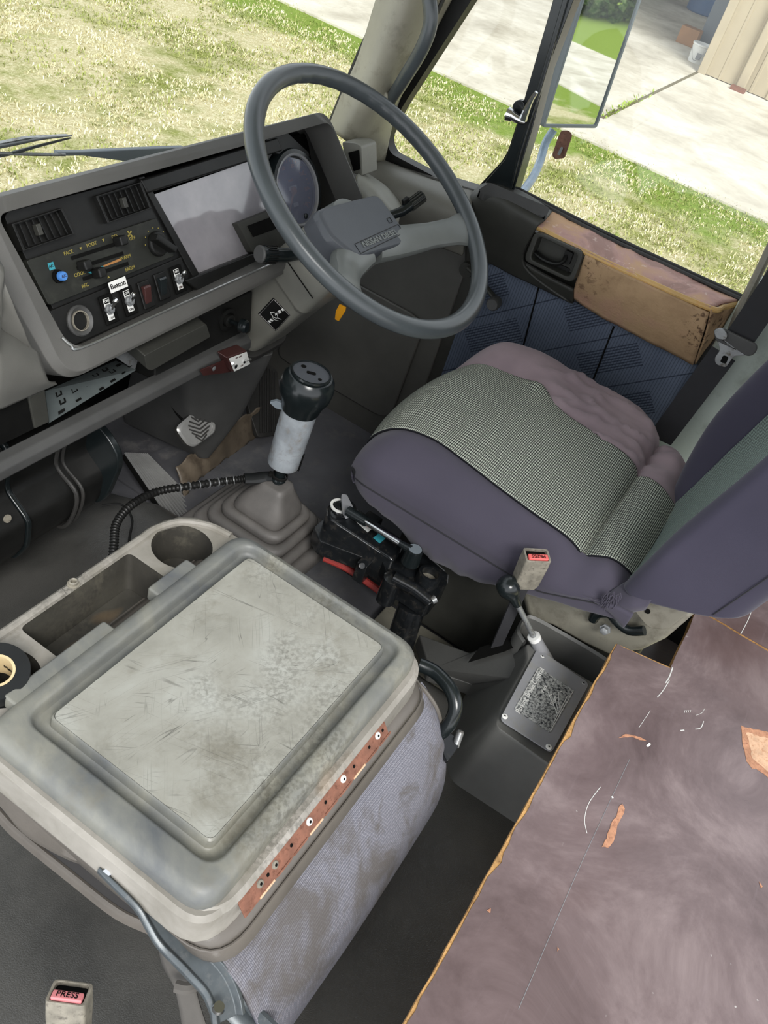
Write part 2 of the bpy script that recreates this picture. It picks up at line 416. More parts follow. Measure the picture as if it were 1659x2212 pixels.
def patch(name, rows, mat, parent=None, nu=6, nv=6, thick=0, disp=None, uvs=1.0, flip=False, sub=0):
    """smooth surface through a grid of points; UV in metres"""
    R = [crom(r, nu) for r in rows]
    cols = [crom([R[k][i] for k in range(len(R))], nv) for i in range(len(R[0]))]
    A_ = len(cols); B_ = len(cols[0])
    us = [0]
    for i in range(1, A_): us.append(us[-1] + sum((cols[i][j] - cols[i - 1][j]).length for j in range(0, B_, max(1, B_ // 8))) / len(range(0, B_, max(1, B_ // 8))))
    vs = [0]
    for j in range(1, B_): vs.append(vs[-1] + sum((cols[i][j] - cols[i][j - 1]).length for i in range(0, A_, max(1, A_ // 8))) / len(range(0, A_, max(1, A_ // 8))))
    vv = [cols[i][j] for i in range(A_) for j in range(B_)]
    if disp: vv = [disp(p, us[k // B_] / us[-1], vs[k % B_] / vs[-1]) for k, p in enumerate(vv)]
    fs = [(i * B_ + j, (i + 1) * B_ + j, (i + 1) * B_ + j + 1, i * B_ + j + 1) for i in range(A_ - 1) for j in range(B_ - 1)]
    if flip: fs = [f[::-1] for f in fs]
    me = bpy.data.meshes.new(name); me.from_pydata([tuple(p) for p in vv], [], fs); me.materials.append(M[mat])
    ul = me.uv_layers.new(name='UVMap')
    for p in me.polygons:
        p.use_smooth = True
        for li in p.loop_indices:
            vi = me.loops[li].vertex_index; ul.data[li].uv = (us[vi // B_] * uvs, vs[vi % B_] * uvs)
    o = bpy.data.objects.new(name, me); COL.objects.link(o)
    if thick:
        sd = o.modifiers.new('thick', 'SOLIDIFY'); sd.thickness = thick; sd.offset = -1
    if parent: setpar(o, parent)
    return o
def text(name, s, size, o, ex, ey, mat, parent=None, depth=.0003, align='CENTER', bold=0, sx=1.0, shear=0):
    cu = bpy.data.curves.new(name, 'FONT'); cu.body = s; cu.size = size; cu.extrude = depth; cu.align_x = align; cu.align_y = 'CENTER'; cu.offset = bold
    cu.resolution_u = 3; cu.shear = shear
    tmp = bpy.data.objects.new('tmp', cu); COL.objects.link(tmp); bpy.context.view_layer.update()
    me = bpy.data.meshes.new_from_object(tmp); bpy.data.objects.remove(tmp)
    ex = V(ex).normalized(); ez = ex.cross(V(ey)).normalized(); ey = ez.cross(ex)
    mt = Matrix((ex * sx, ey, ez)).transposed().to_4x4(); mt.translation = V(o)
    me.transform(mt); me.name = name; me.materials.clear(); me.materials.append(M[mat])
    ob = bpy.data.objects.new(name, me); COL.objects.link(ob)
    if parent: setpar(ob, parent)
    return ob
XA, YA, ZA = V((1, 0, 0)), V((0, 1, 0)), V((0, 0, 1))
# ================================================================== OUTSIDE
G = -1.1
def flat(name, pts, mat, th=.1, **k):
    return MB().prism([V(p) for p in pts], (0, 0, -th)).build(name, mat, smooth=False, **k)
tag(flat('lawn', [(-2, -40, G), (8.75, -40, G), (8.75, 22, G), (-2, 22, G)], 'grass'), kind='structure')
tag(flat('driveway', [(8.75, -11.5, G + .02), (9.1, -40, G + .02), (11.9, -40, G + .02), (12.2, -11.5, G + .02), (26, -11.5, G + .02), (26, 12, G + .02), (8.75, 12, G + .02)], 'concrete'), kind='structure')
tag(flat('verge', [(11.9, -40, G - .02), (40, -40, G - .02), (40, -11.5, G - .02), (12.2, -11.5, G - .02)], 'grass'), kind='structure')
# grass blades growing in the lawn: uncountable
def blades(name, mat, n, xr, yr, h, seed, dens):
    r = random.Random(seed); mb = MB()
    k = 0
    while k < n:
        x = r.uniform(*xr); y = r.uniform(*yr)
        if noise.noise(V((x * dens, y * dens, seed))) + r.uniform(-.25, .25) < 0: continue
        k += 1
        if mat == 'blade_green' and x < 6 and r.random() < .55: continue
        for _ in range(3):
            a = r.uniform(0, 6.28); b = r.uniform(.2, 1.0); l = h * r.uniform(.5, 1.3); w = .0034 * r.uniform(.7, 1.4)
            x0 = x + r.uniform(-.03, .03); y0 = y + r.uniform(-.03, .03)
            d = V((math.cos(a) * b, math.sin(a) * b, 1)).normalized() * l; s_ = V((-math.sin(a), math.cos(a), 0)) * w
            p = V((x0, y0, G)); q = p + d * .6; tip = p + d + V((d.x, d.y, -.3 * l)) * .5
            mb.add([p - s_, p + s_, q + s_, q - s_, tip], [(0, 1, 2, 3), (3, 2, 4)])
    o = mb.build(name, mat, smooth=False); tag(o, kind='stuff'); return o
tag(blades('grass_blades', 'blade_green', 18000, (1.9, 8.9), (.2, 8.5), .030, 3, 1.3), 'short green grass blades growing across the lawn', 'grass')
tag(blades('dry_grass_blades', 'blade_dry', 15000, (1.9, 8.6), (.2, 8.5), .027, 9, 1.9), 'pale dry straw coloured grass scattered over the lawn', 'dry grass')
# concrete joint with weeds
a, b = UZ(1300, 255, G + .022), UZ(1508, 155, G + .022)
dd = (b - a).normalized().cross(ZA) * .022
tag(MB().prism([a - dd, b - dd, b + dd, a + dd], (0, 0, -.004)).build('driveway_joint', 'crack_dirt', smooth=False), kind='structure')
wd = MB()
for i in range(70):
    p = a.lerp(b, min(1, abs(rnd.gauss(.12, .18)))); p = p + V((rnd.uniform(-.04, .04), rnd.uniform(-.04, .04), 0)); an = rnd.uniform(0, 6.28); l = rnd.uniform(.025, .07)
    t_ = p + V((math.cos(an), math.sin(an), .9)) * l; s_ = V((-math.sin(an), math.cos(an), 0)) * .012
    wd.add([p, p.lerp(t_, .5) + s_, t_, p.lerp(t_, .5) - s_], [(0, 1, 2, 3)])
tag(wd.build('weeds', 'weed', smooth=False), 'small green weeds sprouting from the joint in the driveway', 'weeds', kind='stuff')
# shed with cream corrugated wall and open bay
WX, WY = 14.02, 2.62
wb_ = MB(); prof = []
y = WY
while y > -6.5:
    prof += [(WX, y), (WX, y - .05), (WX - .035, y - .07), (WX - .035, y - .11), (WX, y - .13), (WX, y - .27), (WX - .012, y - .28), (WX - .012, y - .31), (WX, y - .32)]; y -= .46
secs = [[V((px, py, z)) for px, py in prof + [(WX + .1, prof[-1][1]), (WX + .1, WY)]] for z in (G + .03, 2.6)]
wall = wb_.loft(secs).build('shed_wall', 'wall_sheet', smooth=False); tag(wall, kind='structure')
fl = MB(); fl.box((WX - .045, WY - .04, .75), (.03, .12, 3.7)); tag(fl.build('trim_9', 'wall_sheet', None, .01), kind='structure')
tag(MB().box((WX - .095, WY - .62, .9), (.06, .13, 3.9)).build('downpipe', 'wall_sheet', None, .02), 'cream square downpipe running down the corrugated shed wall', 'pipe')
tag(MB().box((WX - .2, WY - .62, G + .045), (.12, .2, .05)).build('pipe_shoe', 'rust'), 'small dark outlet at the foot of the cream downpipe', 'drain')
rp = MB(); rp.box((20, 6.5, 3.2), (13, 16, .1)); tag(rp.build('shed_roof', 'shed_dark', smooth=False), kind='structure')
rp = MB(); rp.box((22, 6, .6), (.1, 13, 5)); rp.box((18, 12, .6), (8, .1, 5)); tag(rp.build('shed_back', 'shed_dark', smooth=False), kind='structure')
j0 = UZ(1496, 98, G + .02)
tag(MB().box((WX + 2.1, j0.y - .28, 1.0), (.25, .55, 4.2)).build('shed_post', 'grey_steel', None, .01), kind='structure')
# bucket
bk = UZ(1495, 137, G + .02) + V((.18, 0, 0))
bt = thing('bucket', bk, 'white plastic bucket with wire handle standing at the shed corner', 'bucket')
MB().lathe([(.115, 0), (.118, .01), (.135, .22), (.146, .225), (.146, .245), (.138, .25), (.128, .25), (.108, .02)], bk, ZA, 28).build('pail', 'white', bt)
hp = [bk + V((-.13 - .03 * math.sin(a_), -.11 + .22 * a_ / math.pi, .2 - .16 * math.sin(a_))) for a_ in [math.pi * i / 8 for i in range(9)]]
MB().tube(hp, .004, 6).build('handle', 'dull_metal', bt)
lp = bk + V((-.128, -.035, .06)); MB().box(lp + V((-.002, 0, .04)), (.004, .07, .08)).build('printed_label', 'plate_grey', bt)
cb = UZ(1478, 97, G + .02)
tag(MB().box(cb + V((.1, 0, .12)), (.22, .3, .24)).build('cardboard_box', 'cardboard', None, .006), 'small brown carton on the concrete beside the grey shed post', 'box')
dr = UZ(1510, 32, G + .02)
tag(MB().lathe([(.27, 0), (.29, .02), (.29, .3), (.3, .31), (.29, .32), (.29, .85), (.27, .88)], dr + V((.3, .05, 0)), ZA, 28).build('drum', 'blue_barrel'), 'blue drum standing in the dark shed bay behind the post', 'drum')
# hedge seen in the mirror
hb = MB(); r = random.Random(4)
for i in range(9000):
    p = V((r.uniform(13.5, 40), r.uniform(-44, -24), 0)); 
    p = V((13 + r.random() * 30, -27 - r.gauss(0, .7) - .2 * 0, G + abs(r.gauss(0, 1.3))))
    a_ = V((r.gauss(0, 1), r.gauss(0, 1), r.gauss(0, 1))).normalized() * .22; b_ = a_.cross(V((r.gauss(0, 1), r.gauss(0, 1), r.gauss(0, 1)))).normalized() * .1
    hb.add([p - a_, p + b_, p + a_, p - b_], [(0, 1, 2, 3)])
tag(hb.build('hedge', 'hedge', smooth=False), 'dark green leafy hedge reflected at the top of the side mirror', 'hedge')

# ================================================================== CAB STRUCTURE
DX = 1.5            # inner face of the driver door
# floor pan and engine hump
tag(MB().box((.85, .45, .03), (1.5, 1.3, .14)).build('floor', 'vinyl_floor', smooth=False), kind='structure')
hump = MB()
sec = lambda y, zt: [V((-.1, y, .05)), V((-.1, y, zt)), V((.86, y, zt)), V((.91, y, zt - .012)), V((.945, y, zt - .05)), V((.96, y, .05))]
hump.loft([sec(-.5, .2), sec(.1, .2), sec(.55, .2), sec(.72, .195), sec(.8, .16), sec(.9, .12)])
tag(hump.build('engine_cover', 'engine_vinyl', None, .012, seg=3), kind='structure')
tag(MB().box((.85, .1, 1.56), (1.3, 1.75, .04)).build('shade_ceiling', 'light_grey', None, .01), kind='structure')  # unseen cab roof, added to keep sun off the interior, cut short for side light
# firewall and kick panels
tag(MB().box((.75, 1.03, .24), (1.6, .04, .5)).build('wall_front', 'black_matte', smooth=False), kind='structure')
kp = MB()
kpts = [(700, 880), (840, 918), (890, 800), (960, 600), (1000, 540), (900, 470), (760, 520), (660, 640)]
kick = [UX(x, y, DX - .0) for x, y in kpts]
kick = [V((DX, .53, .05)), V((DX, .53, .70)), V((DX, .80, .66)), V((DX, 1.02, .5)), V((DX, 1.02, .05))]
kp.prism(kick, (.04, 0, 0))
inn = rpoly([V((DX - .004, .58, .16)), V((DX - .004, .57, .42)), V((DX - .004, .8, .42)), V((DX - .004, .9, .16))], .04)
kp.prism(inn, (-.006, 0, 0)); 
tag(kp.build('wall_right', 'kick_grey', None, .004), kind='structure')
# grey moulding beside the column, running to the door
sd = MB(); sd.prism([UX(1003, 540, 1.47), UX(800, 560, 1.47), UX(790, 345, 1.47), UX(1010, 490, 1.47)], (.03, 0, 0))
# ledge under the quarter window
lg = MB()
L0 = [UX(782, 372, 1.43), UX(800, 340, 1.5), UX(845, 352, 1.53), UX(850, 340, 1.56)]
l_rows = [[UX(800, 345, 1.50), UX(866, 372, 1.50), UX(930, 398, 1.5), UX(1022, 424, 1.50)],
          [UX(782, 362, 1.465), UX(850, 390, 1.45), UX(930, 420, 1.44), UX(1016, 455, 1.45)],
          [UX(782, 385, 1.44), UX(850, 420, 1.42), UX(930, 450, 1.42), UX(1012, 480, 1.43)],
          [UX(782, 420, 1.43), UX(850, 455, 1.42), UX(930, 485, 1.43), UX(1006, 508, 1.45)],
          [UX(790, 470, 1.47), UX(850, 490, 1.465), UX(930, 515, 1.465), UX(1003, 545, 1.47)]]
tag(patch('trim_1', l_rows, 'pad_grey', None, 6, 6, .01), kind='structure')
# ------------------------------------------------------------------ pillars and windows
rows = [[UX(893, -220, 1.42), UX(953, -220, 1.40), UX(1003, -220, 1.44), UX(1028, -220, 1.47), UX(1085, -220, 1.50)],
        [UX(840, -50, 1.42), UX(890, -50, 1.40), UX(935, -50, 1.44), UX(955, -50, 1.47), UX(990, -50, 1.50)],
        [UX(788, 118, 1.42), UX(828, 120, 1.40), UX(868, 130, 1.44), UX(880, 130, 1.47), UX(900, 112, 1.50)],
        [UX(752, 200, 1.42), UX(790, 215, 1.40), UX(820, 230, 1.44), UX(832, 240, 1.47), UX(846, 225, 1.50)],
        [UX(718, 285, 1.42), UX(752, 300, 1.40), UX(776, 330, 1.44), UX(796, 345, 1.47), UX(822, 345, 1.50)]]
tag(patch('trim_2', rows, 'pillar', None, 6, 6, .012), kind='structure')
tag(MB().tube([UX(903, -210, 1.425), UX(850, -40, 1.425), UX(780, 112, 1.425), UX(712, 275, 1.425)], .0065, 8).build('trim_3', 'black_plastic'), kind='structure')
tag(MB().tube([UX(1051, -200, 1.475), UX(975, -40, 1.475), UX(905, 110, 1.475), UX(800, 320, 1.475)], .004, 8).build('trim_4', 'charcoal_dark'), kind='structure')
# windscreen
wq = [UX(846, -40, 1.425), UX(715, 272, 1.425)]
wb0 = V((-.3, wq[1].y, wq[1].z)); dirw = (wq[0] - wq[1]).normalized()
lowr = wq[1] - dirw * .25; upr = wq[0] + dirw * .3
lowl = V((-.3, lowr.y + .02, lowr.z)); upl = V((-.3, upr.y + .02, upr.z))
tag(MB().prism([lowr, upr, upl, lowl], (0, .004, .002)).build('window_1', 'glass', smooth=False), kind='structure')
# quarter window: rubber ring and glass
QX = 1.51
gin = [(1164, -220), (866, 240), (838, 300), (846, 330), (1018, 420), (1096, 338), (1118, 270), (1271, -220)]
g3 = [UX(x, y, QX) for x, y in gin]
cen = sum(g3, V()) / len(g3)
inn = rpoly(g3, [.01, .03, .03, .03, .012, .02, .05, .01], 5)
gout = [(1108, -220), (834, 232), (817, 300), (830, 346), (1024, 432), (1116, 345), (1136, 275), (1288, -220)]
o3 = [UX(x, y, QX) for x, y in gout]
out = rpoly(o3, [.01, .03, .03, .03, .012, .02, .05, .01], 5)
dx = V((.02, 0, 0))
r_ = MB().loft([[p + dx for p in out], [p - dx * .3 for p in out], [p - dx * .3 for p in inn], [p + dx for p in inn]], ring=True)
tag(r_.build('trim_5', 'black_plastic', None, .002), kind='structure')
tag(MB().prism([p + dx * .6 for p in g3], (.003, 0, 0)).build('window_2', 'glass', smooth=False), kind='structure')
# divider bar between quarter window and door glass
bar = MB(); bp = [(1258, -220), (1132, 214), (1108, 300), (1090, 345), (1020, 425), (1108, 418), (1150, 277), (1182, 150), (1322, -220)]
bar.prism([UX(x, y, 1.495) for x, y in bp], (.035, 0, 0))
bar.prism([UX(x, y, 1.49) for x, y in [(1226, -40), (1160, 190), (1118, 330), (1100, 412), (1104, 412), (1126, 330), (1170, 190), (1238, -40)]], (.01, 0, 0))
tag(bar.build('trim_6', 'black_gloss', None, .003), kind='structure')
# chrome swivel latch of the quarter window
lt = thing('window_latch', UX(1112, 250, 1.48), 'chrome swivel latch with black base on the quarter window divider bar', 'latch')
MB().prism(rpoly([UX(x, y, 1.485) for x, y in [(1108, 222), (1122, 214), (1134, 222), (1124, 262), (1110, 268), (1102, 256)]], .006), (.012, 0, 0)).build('base_plate', 'black_gloss', lt, .0015)
MB().tube([UX(1130, 258, 1.47), UX(1140, 232, 1.466), UX(1150, 212, 1.464), UX(1159, 199, 1.462)], [.0075, .0045, .003], 10).tube([UX(1104, 248, 1.468), UX(1120, 258, 1.47), UX(1134, 262, 1.474)], [.008, .006], 12).tube([UX(1097, 246, 1.468), UX(1107, 250, 1.468)], [.0115, .0095], 14, smooth=False).build('lever', 'chrome', lt)
# grab handle on the pillar
gh = thing('grab_handle', UX(850, 215, 1.43), 'grey-green tubular grab handle on the windscreen pillar', 'handle')
MB().tube([UX(912, -60, 1.38), UX(926, -10, 1.375), UX(930, 50, 1.375), UX(910, 108, 1.38), UX(872, 172, 1.40), UX(848, 212, 1.43), UX(840, 232, 1.45)], [.0115, .0115, .0115, .0105], 14).build('grip', 'wheel_grip', gh)
MB().prism(rpoly([UX(x, y, 1.415) for x, y in [(797, 170), (806, 164), (838, 205), (836, 218), (826, 214), (808, 205)]], .004), (.03, 0, 0)).build('mounting_foot', 'pillar', gh, .003)
MB().lathe([(.006, 0), (.005, .003)], UX(806, 178, 1.414), (-1, 0, 0), 12).build('screw', 'black_plastic', gh)
# ------------------------------------------------------------------ driver door
door = thing('door_1', (DX, .2, .12), None, None, kind='structure')
# door skin below the panel (dark) and front trim strip
MB().prism([V((DX + .005, .54, .1)), V((DX + .005, .54, .665)), V((DX + .005, -.0, .70)), V((DX + .005, -.0, .1))], (.05, 0, 0)).build('door_panel', 'charcoal_dark', door, .004)
# cloth panel (UV along Y)
me_rows = [[V((DX, yy, zz)) for yy in (.505, .35, .2, .06)] for zz in (.12, .3, .45, .592)]
cp_ = patch('cloth_panel', me_rows, 'door_cloth', door, 4, 4, .008)
sm = MB()
for xs in ((1165, 615, 1122, 780), (1326, 705, 1270, 850)):
    a_, b_ = UX(xs[0], xs[1], DX - .001), UX(xs[2], xs[3], DX - .001); sm.tube([a_, b_ - (a_ - b_) * 1.2], .0016, 6, smooth=False)
sm.build('seam', 'black_matte', door)
# dark moulded upper front
mrows = [[UX(1010, 445, 1.47), UX(1036, 408, 1.49), UX(1070, 402, 1.5), UX(1130, 422, 1.51), UX(1190, 462, 1.51)],
         [UX(1012, 470, 1.465), UX(1045, 432, 1.455), UX(1080, 430, 1.452), UX(1125, 450, 1.452), UX(1176, 478, 1.452)],
         [UX(1012, 510, 1.475), UX(1055, 490, 1.46), UX(1095, 480, 1.447), UX(1128, 487, 1.445), UX(1156, 500, 1.445)],
         [UX(1008, 545, 1.485), UX(1050, 535, 1.475), UX(1090, 545, 1.468), UX(1120, 562, 1.466), UX(1136, 572, 1.464)],
         [UX(1008, 566, 1.497), UX(1055, 563, 1.49), UX(1110, 590, 1.486), UX(1160, 613, 1.484), UX(1236, 650, 1.484)]]
patch('moulded_front', mrows, 'charcoal_dark', door, 6, 6, .006)
low = [[UX(1126, 560, 1.468), UX(1180, 592, 1.468), UX(1240, 622, 1.468)], [UX(1110, 592, 1.486), UX(1180, 622, 1.486), UX(1240, 652, 1.486)]]
patch('moulded_lower', low, 'charcoal_dark', door, 4, 4, .005)
# pull tray on top
tr = rpoly([UX(x, y, 1.447) for x, y in [(1030, 418), (1055, 401), (1185, 456), (1178, 474), (1160, 472), (1040, 424)]], .006)
ti = rpoly([UX(x, y, 1.449) for x, y in [(1052, 415), (1062, 409), (1172, 458), (1170, 467), (1158, 464), (1056, 421)]], .003)
zz = V((0, 0, .006))
MB().loft([[p - zz for p in tr], [p + zz for p in tr], [p + zz for p in ti], [p - zz * 2 for p in ti]]).build('pull_tray', 'charcoal', door, .0015)
# inner door handle
def fr(pts, x): return [UX(a_, b_, x) for a_, b_ in pts]
ho = rpoly(fr([(1155, 499), (1262, 546), (1237, 613), (1130, 563)], 1.43), .012)
hi = rpoly(fr([(1163, 510), (1249, 550), (1229, 600), (1145, 560)], 1.43), .008)
d_ = V((.012, 0, 0))
hd = MB().loft([[p + d_ * 2 for p in ho], ho, hi, [p + d_ * 2 for p in hi]], cap1=True, cap0=False).build('handle_bezel', 'charcoal_dark', door, .002)
MB().prism([p + d_ * 2.1 for p in hi], (.002, 0, 0)).build('recess', 'black_matte', hd)
MB().tube([UX(1154, 543, 1.445), UX(1175, 560, 1.44), UX(1200, 569, 1.438), UX(1216, 565, 1.442), UX(1222, 553, 1.45)], [.0065, .007, .006], 10, flat=.55).prism(rpoly(fr([(1150, 546), (1230, 581), (1226, 594), (1152, 560)], 1.45), .003), (.008, 0, 0)).prism(rpoly(fr([(1222, 540), (1238, 548), (1228, 574), (1212, 566)], 1.447), .003), (.01, 0, 0)).build('lever', 'black_plastic', hd)
# armrest with its cover stripped off
Yl = lambda a_, b_, n: [a_.lerp(b_, i / n) for i in range(n + 1)]
ridge = [UX(1152, 484, 1.443), UX(1261, 541, 1.437), UX(1400, 606, 1.435), UX(1534, 664, 1.437)]
sill = [UX(1184, 450, 1.515), UX(1292, 504, 1.515), UX(1442, 575, 1.515), UX(1596, 648, 1.515)]
patch('armrest_top', [sill, [a_.lerp(b_, .5) + V((0, 0, .003)) for a_, b_ in zip(sill, ridge)], ridge], 'foam_top', door, 8, 4, .004, flip=True,
      disp=lambda p, u, v: p + V((0, 0, .003 * noise.noise(p * 45))))
face = [ridge, [UX(1266, 549, 1.437), UX(1330, 580, 1.437), UX(1430, 626, 1.436), UX(1532, 674, 1.437)],
        [UX(1250, 596, 1.455), UX(1310, 620, 1.45), UX(1410, 672, 1.447), UX(1520, 720, 1.447)],
        [UX(1238, 640, 1.485), UX(1290, 676, 1.487), UX(1370, 718, 1.487), UX(1499, 785, 1.487)]]
patch('armrest_face', face[1:], 'foam', door, 8, 6, .004, disp=lambda p, u, v: p + V((.0025 * noise.noise(p * 40), 0, 0)))
MB().tube([p + V((.004, 0, -.003)) for p in ridge] + [UX(1562, 664, 1.47), UX(1590, 657, 1.51)], .0048, 10).build('armrest_edge', 'foam_edge', door)
patch('armrest_end', [[UX(1534, 668, 1.437), UX(1565, 664, 1.475), UX(1591, 659, 1.51)], [UX(1524, 715, 1.445), UX(1548, 705, 1.475), UX(1566, 700, 1.51)], [UX(1499, 786, 1.488), UX(1516, 760, 1.495), UX(1530, 745, 1.51)]], 'foam', door, 6, 6, .003)
# window rubber and glass
MB().tube([UX(1108, 408, 1.515), UX(1290, 503, 1.515), UX(1440, 573, 1.515), UX(1604, 648, 1.515)], .0042, 8).tube([UX(1112, 404, 1.527), UX(1290, 494, 1.527), UX(1440, 565, 1.527), UX(1606, 641, 1.527)], .0034, 8).build('window_rubber', 'rubber', door)
gl_ = MB().prism([UX(x, y, 1.53) for x, y in [(1110, 412), (1250, -60), (1900, -60), (1900, 300), (1606, 648)]], (.004, 0, 0)).build('window_3', 'glass', smooth=False); tag(gl_, kind='structure')
# winder
ck = MB().tube([UX(1012, 578, 1.475), UX(1040, 608, 1.468), UX(1070, 645, 1.462)], [.0075, .006, .0075], 10, flat=.6).lathe([(.016, 0), (.014, .02)], UX(1016, 578, 1.498), (-1, 0, 0), 16).build('window_winder', 'charcoal_dark', door)
MB().lathe([(.008, 0), (.0125, .004), (.0125, .022), (.010, .027)], UX(1072, 651, 1.466), (-1, -.1, .1), 20).build('winder_knob', 'charcoal', ck)
# rear frame tube and painted door pillar
tag(MB().tube([UX(1950, -96, 1.49), UX(1780, 280, 1.49), UX(1668, 528, 1.49), UX(1600, 668, 1.49), UX(1560, 760, 1.5)], .0075, 10).tube([UX(1800, 270, 1.48), UX(1690, 520, 1.48), UX(1622, 668, 1.48)], .004, 8).build('trim_7', 'seat_shell'), kind='structure')
yb = UX(1500, 792, DX).y
tag(MB().prism([V((DX - .01, yb, .1)), V((DX - .01, yb - .01, .76)), V((DX - .01, yb - .17, .76)), V((DX - .01, yb - .17, .1))], (.06, 0, 0)).build('trim_8', 'body_paint', None, .006), kind='structure')
tag(MB().box((DX - .02, yb - .3, .6), (.12, .2, 1.2)).build('wall_rear', 'black_matte', None, .01), kind='structure')
# belt webbing with tongue
bl = thing('seat_belt', UX(1430, 940, 1.44), 'black seat belt webbing with a metal tongue hanging beside the door', 'seat belt')
def strap(pa, pb, mat, name, par, th=.0016):
    n = (pa[1] - pa[0]).cross(pb[0] - pa[0]).normalized() * th
    return MB().prism([pa[0], pa[1], pb[1], pb[0]], n).build(name, mat, par)
strap([UX(1930, 177, 1.455), UX(2000, 217, 1.455)], [UX(1562, 728, 1.44), UX(1618, 756, 1.44)], 'webbing', 'upper_webbing', bl)
strap([UX(1538, 748, 1.455), UX(1588, 780, 1.455)], [UX(1400, 940, 1.44), UX(1449, 962, 1.44)], 'webbing', 'lower_webbing', bl)
tg = MB().prism(rpoly([UX(x, y, 1.43) for x, y in [(1540, 712), (1558, 708), (1636, 745), (1634, 762), (1618, 772), (1600, 764), (1545, 738)]], .008), (.006, 0, 0)).build('tongue_cover', 'charcoal', bl, .002)
to = rpoly([UX(x, y, 1.432) for x, y in [(1548, 728), (1572, 736), (1592, 752), (1612, 768), (1586, 768), (1568, 794), (1546, 786), (1544, 772), (1556, 756)]], .005)
tin = [UX(x, y, 1.432) for x, y in [(1563, 766), (1575, 770), (1569, 785), (1556, 781)]]
MB().prism(to, (-.002, 0, 0)).build('tongue', 'dull_metal', bl, .0008); MB().prism(rpoly(tin, .003), (-.0026, 0, 0)).build('slot', 'black_matte', bl)
MB().prism(rpoly([UX(x, y, 1.425) for x, y in [(1541, 712), (1560, 708), (1572, 722), (1568, 735), (1546, 732)]], .006), (.004, 0, 0)).build('tongue_shoulder', 'dull_metal', bl, .001)
# ------------------------------------------------------------------ outside mirror
mrt = thing('side_mirror', UX(1170, 300, 1.77), 'tall rectangular side mirror with grey rim outside the driver window', 'mirror')
bl0 = UX(1172, 277, 1.75); br0 = UX(1290, 276, 1.905); br0.z = bl0.z = (bl0.z + br0.z) / 2
ex = (br0 - bl0); wM = ex.length; ex = ex.normalized(); upv = (UX(1382, 0, 1.905) - UX(1290, 276, 1.905)).normalized()
upv = (upv - ex * upv.dot(ex)).normalized(); nM = ex.cross(upv).normalized()
if nM.y > 0: nM = -nM
hM = .36
Q = [bl0, bl0 + ex * wM, bl0 + ex * wM + upv * hM, bl0 + upv * hM]
def inset(Q, k): c_ = sum(Q, V()) / 4; return [Q[0] + (ex + upv) * k, Q[1] + (-ex + upv) * k, Q[2] + (-ex - upv) * k, Q[3] + (ex - upv) * k]
oq = rpoly(Q, .008); iq = rpoly(inset(Q, .006), .005)
MB().loft([[p - nM * .018 for p in oq], oq, iq, [p - nM * .004 for p in iq]], cap1=False).build('housing', 'grey_steel', mrt, .001)
MB().prism([p - nM * .003 for p in rpoly(inset(Q, .005), .005)], -nM * .002).build('reflector', 'mirror_glass', mrt, smooth=False)
MB().tube([UX(1196, 280, 1.80), UX(1178, 310, 1.79), UX(1166, 350, 1.76), UX(1150, 385, 1.7), UX(1126, 418, 1.62)], .0085, 10).build('mirror_arm', 'arm_paint', mrt)
MB().prism(rpoly([UX(x, y, 1.83) for x, y in [(1212, 282), (1228, 282), (1236, 292), (1219, 342), (1198, 344), (1192, 336), (1204, 300)]], .004), (.003, 0, 0)).build('bracket', 'rust', mrt, .0008)
MB().prism(rpoly([UX(x, y, 1.829) for x, y in [(1212, 317), (1217, 318), (1210, 336), (1204, 334)]], .003), (-.002, 0, 0)).build('bracket_slot', 'plate_grey', mrt)
# ------------------------------------------------------------------ windscreen wipers
w1 = thing('windscreen_wiper', UY(40, 320, 1.2), 'black wiper blade lying across the lower windscreen at the left edge', 'wiper')
WY_ = 1.16
MB().tube([UY(-120, 335, WY_), UY(0, 316, WY_), UY(85, 300, WY_), UY(155, 293, WY_)], [.006, .005, .002], 8, flat=.5).tube([UY(-100, 352, WY_), UY(0, 337, WY_), UY(80, 316, WY_), UY(152, 298, WY_)], [.002, .003, .0015], 6).build('blade', 'black_gloss', w1)
MB().prism([UY(x, y, WY_ + .002) for x, y in [(-40, 318), (60, 298), (150, 293), (60, 306), (-40, 332)]], (0, .008, 0)).build('spine', 'dull_metal', w1)
w2 = thing('windscreen_wiper', UY(300, 335, 1.2), 'grey wiper arm pointing left above the dashboard hood', 'wiper')
MB().tube([UY(-60, 329, WY_), UY(60, 333, WY_), UY(140, 334, WY_)], .003, 8).build('rod', 'dull_metal', w2)
MB().prism([UY(x, y, WY_) for x, y in [(126, 329), (180, 328), (300, 322), (400, 318), (400, 340), (280, 350), (180, 337), (126, 338)]], (0, .012, 0)).build('arm', 'grey_steel', w2, .002)
# ================================================================== DASHBOARD
PA = V((0, .78, .749)); PN = V((0, -.885, .466)).normalized(); EY = V((0, .466, .885)).normalized()
def A(x, y, d=0.0): return UP(x, y, PA + PN * d, PN)
def Aq(pts, d=0.0): return [A(x, y, d) for x, y in pts]
def AX(X_, s, d=0.0):   # point on the face plane by X and height fraction (0 bottom strip, 1 top lip)
    return V((X_, .70, .597)).lerp(V((X_, .78, .749)), s) + PN * d
dash = thing('dashboard', (.95, .8, .5), 'grey truck dashboard with black centre panel, gauges and rocker switches', 'dashboard')
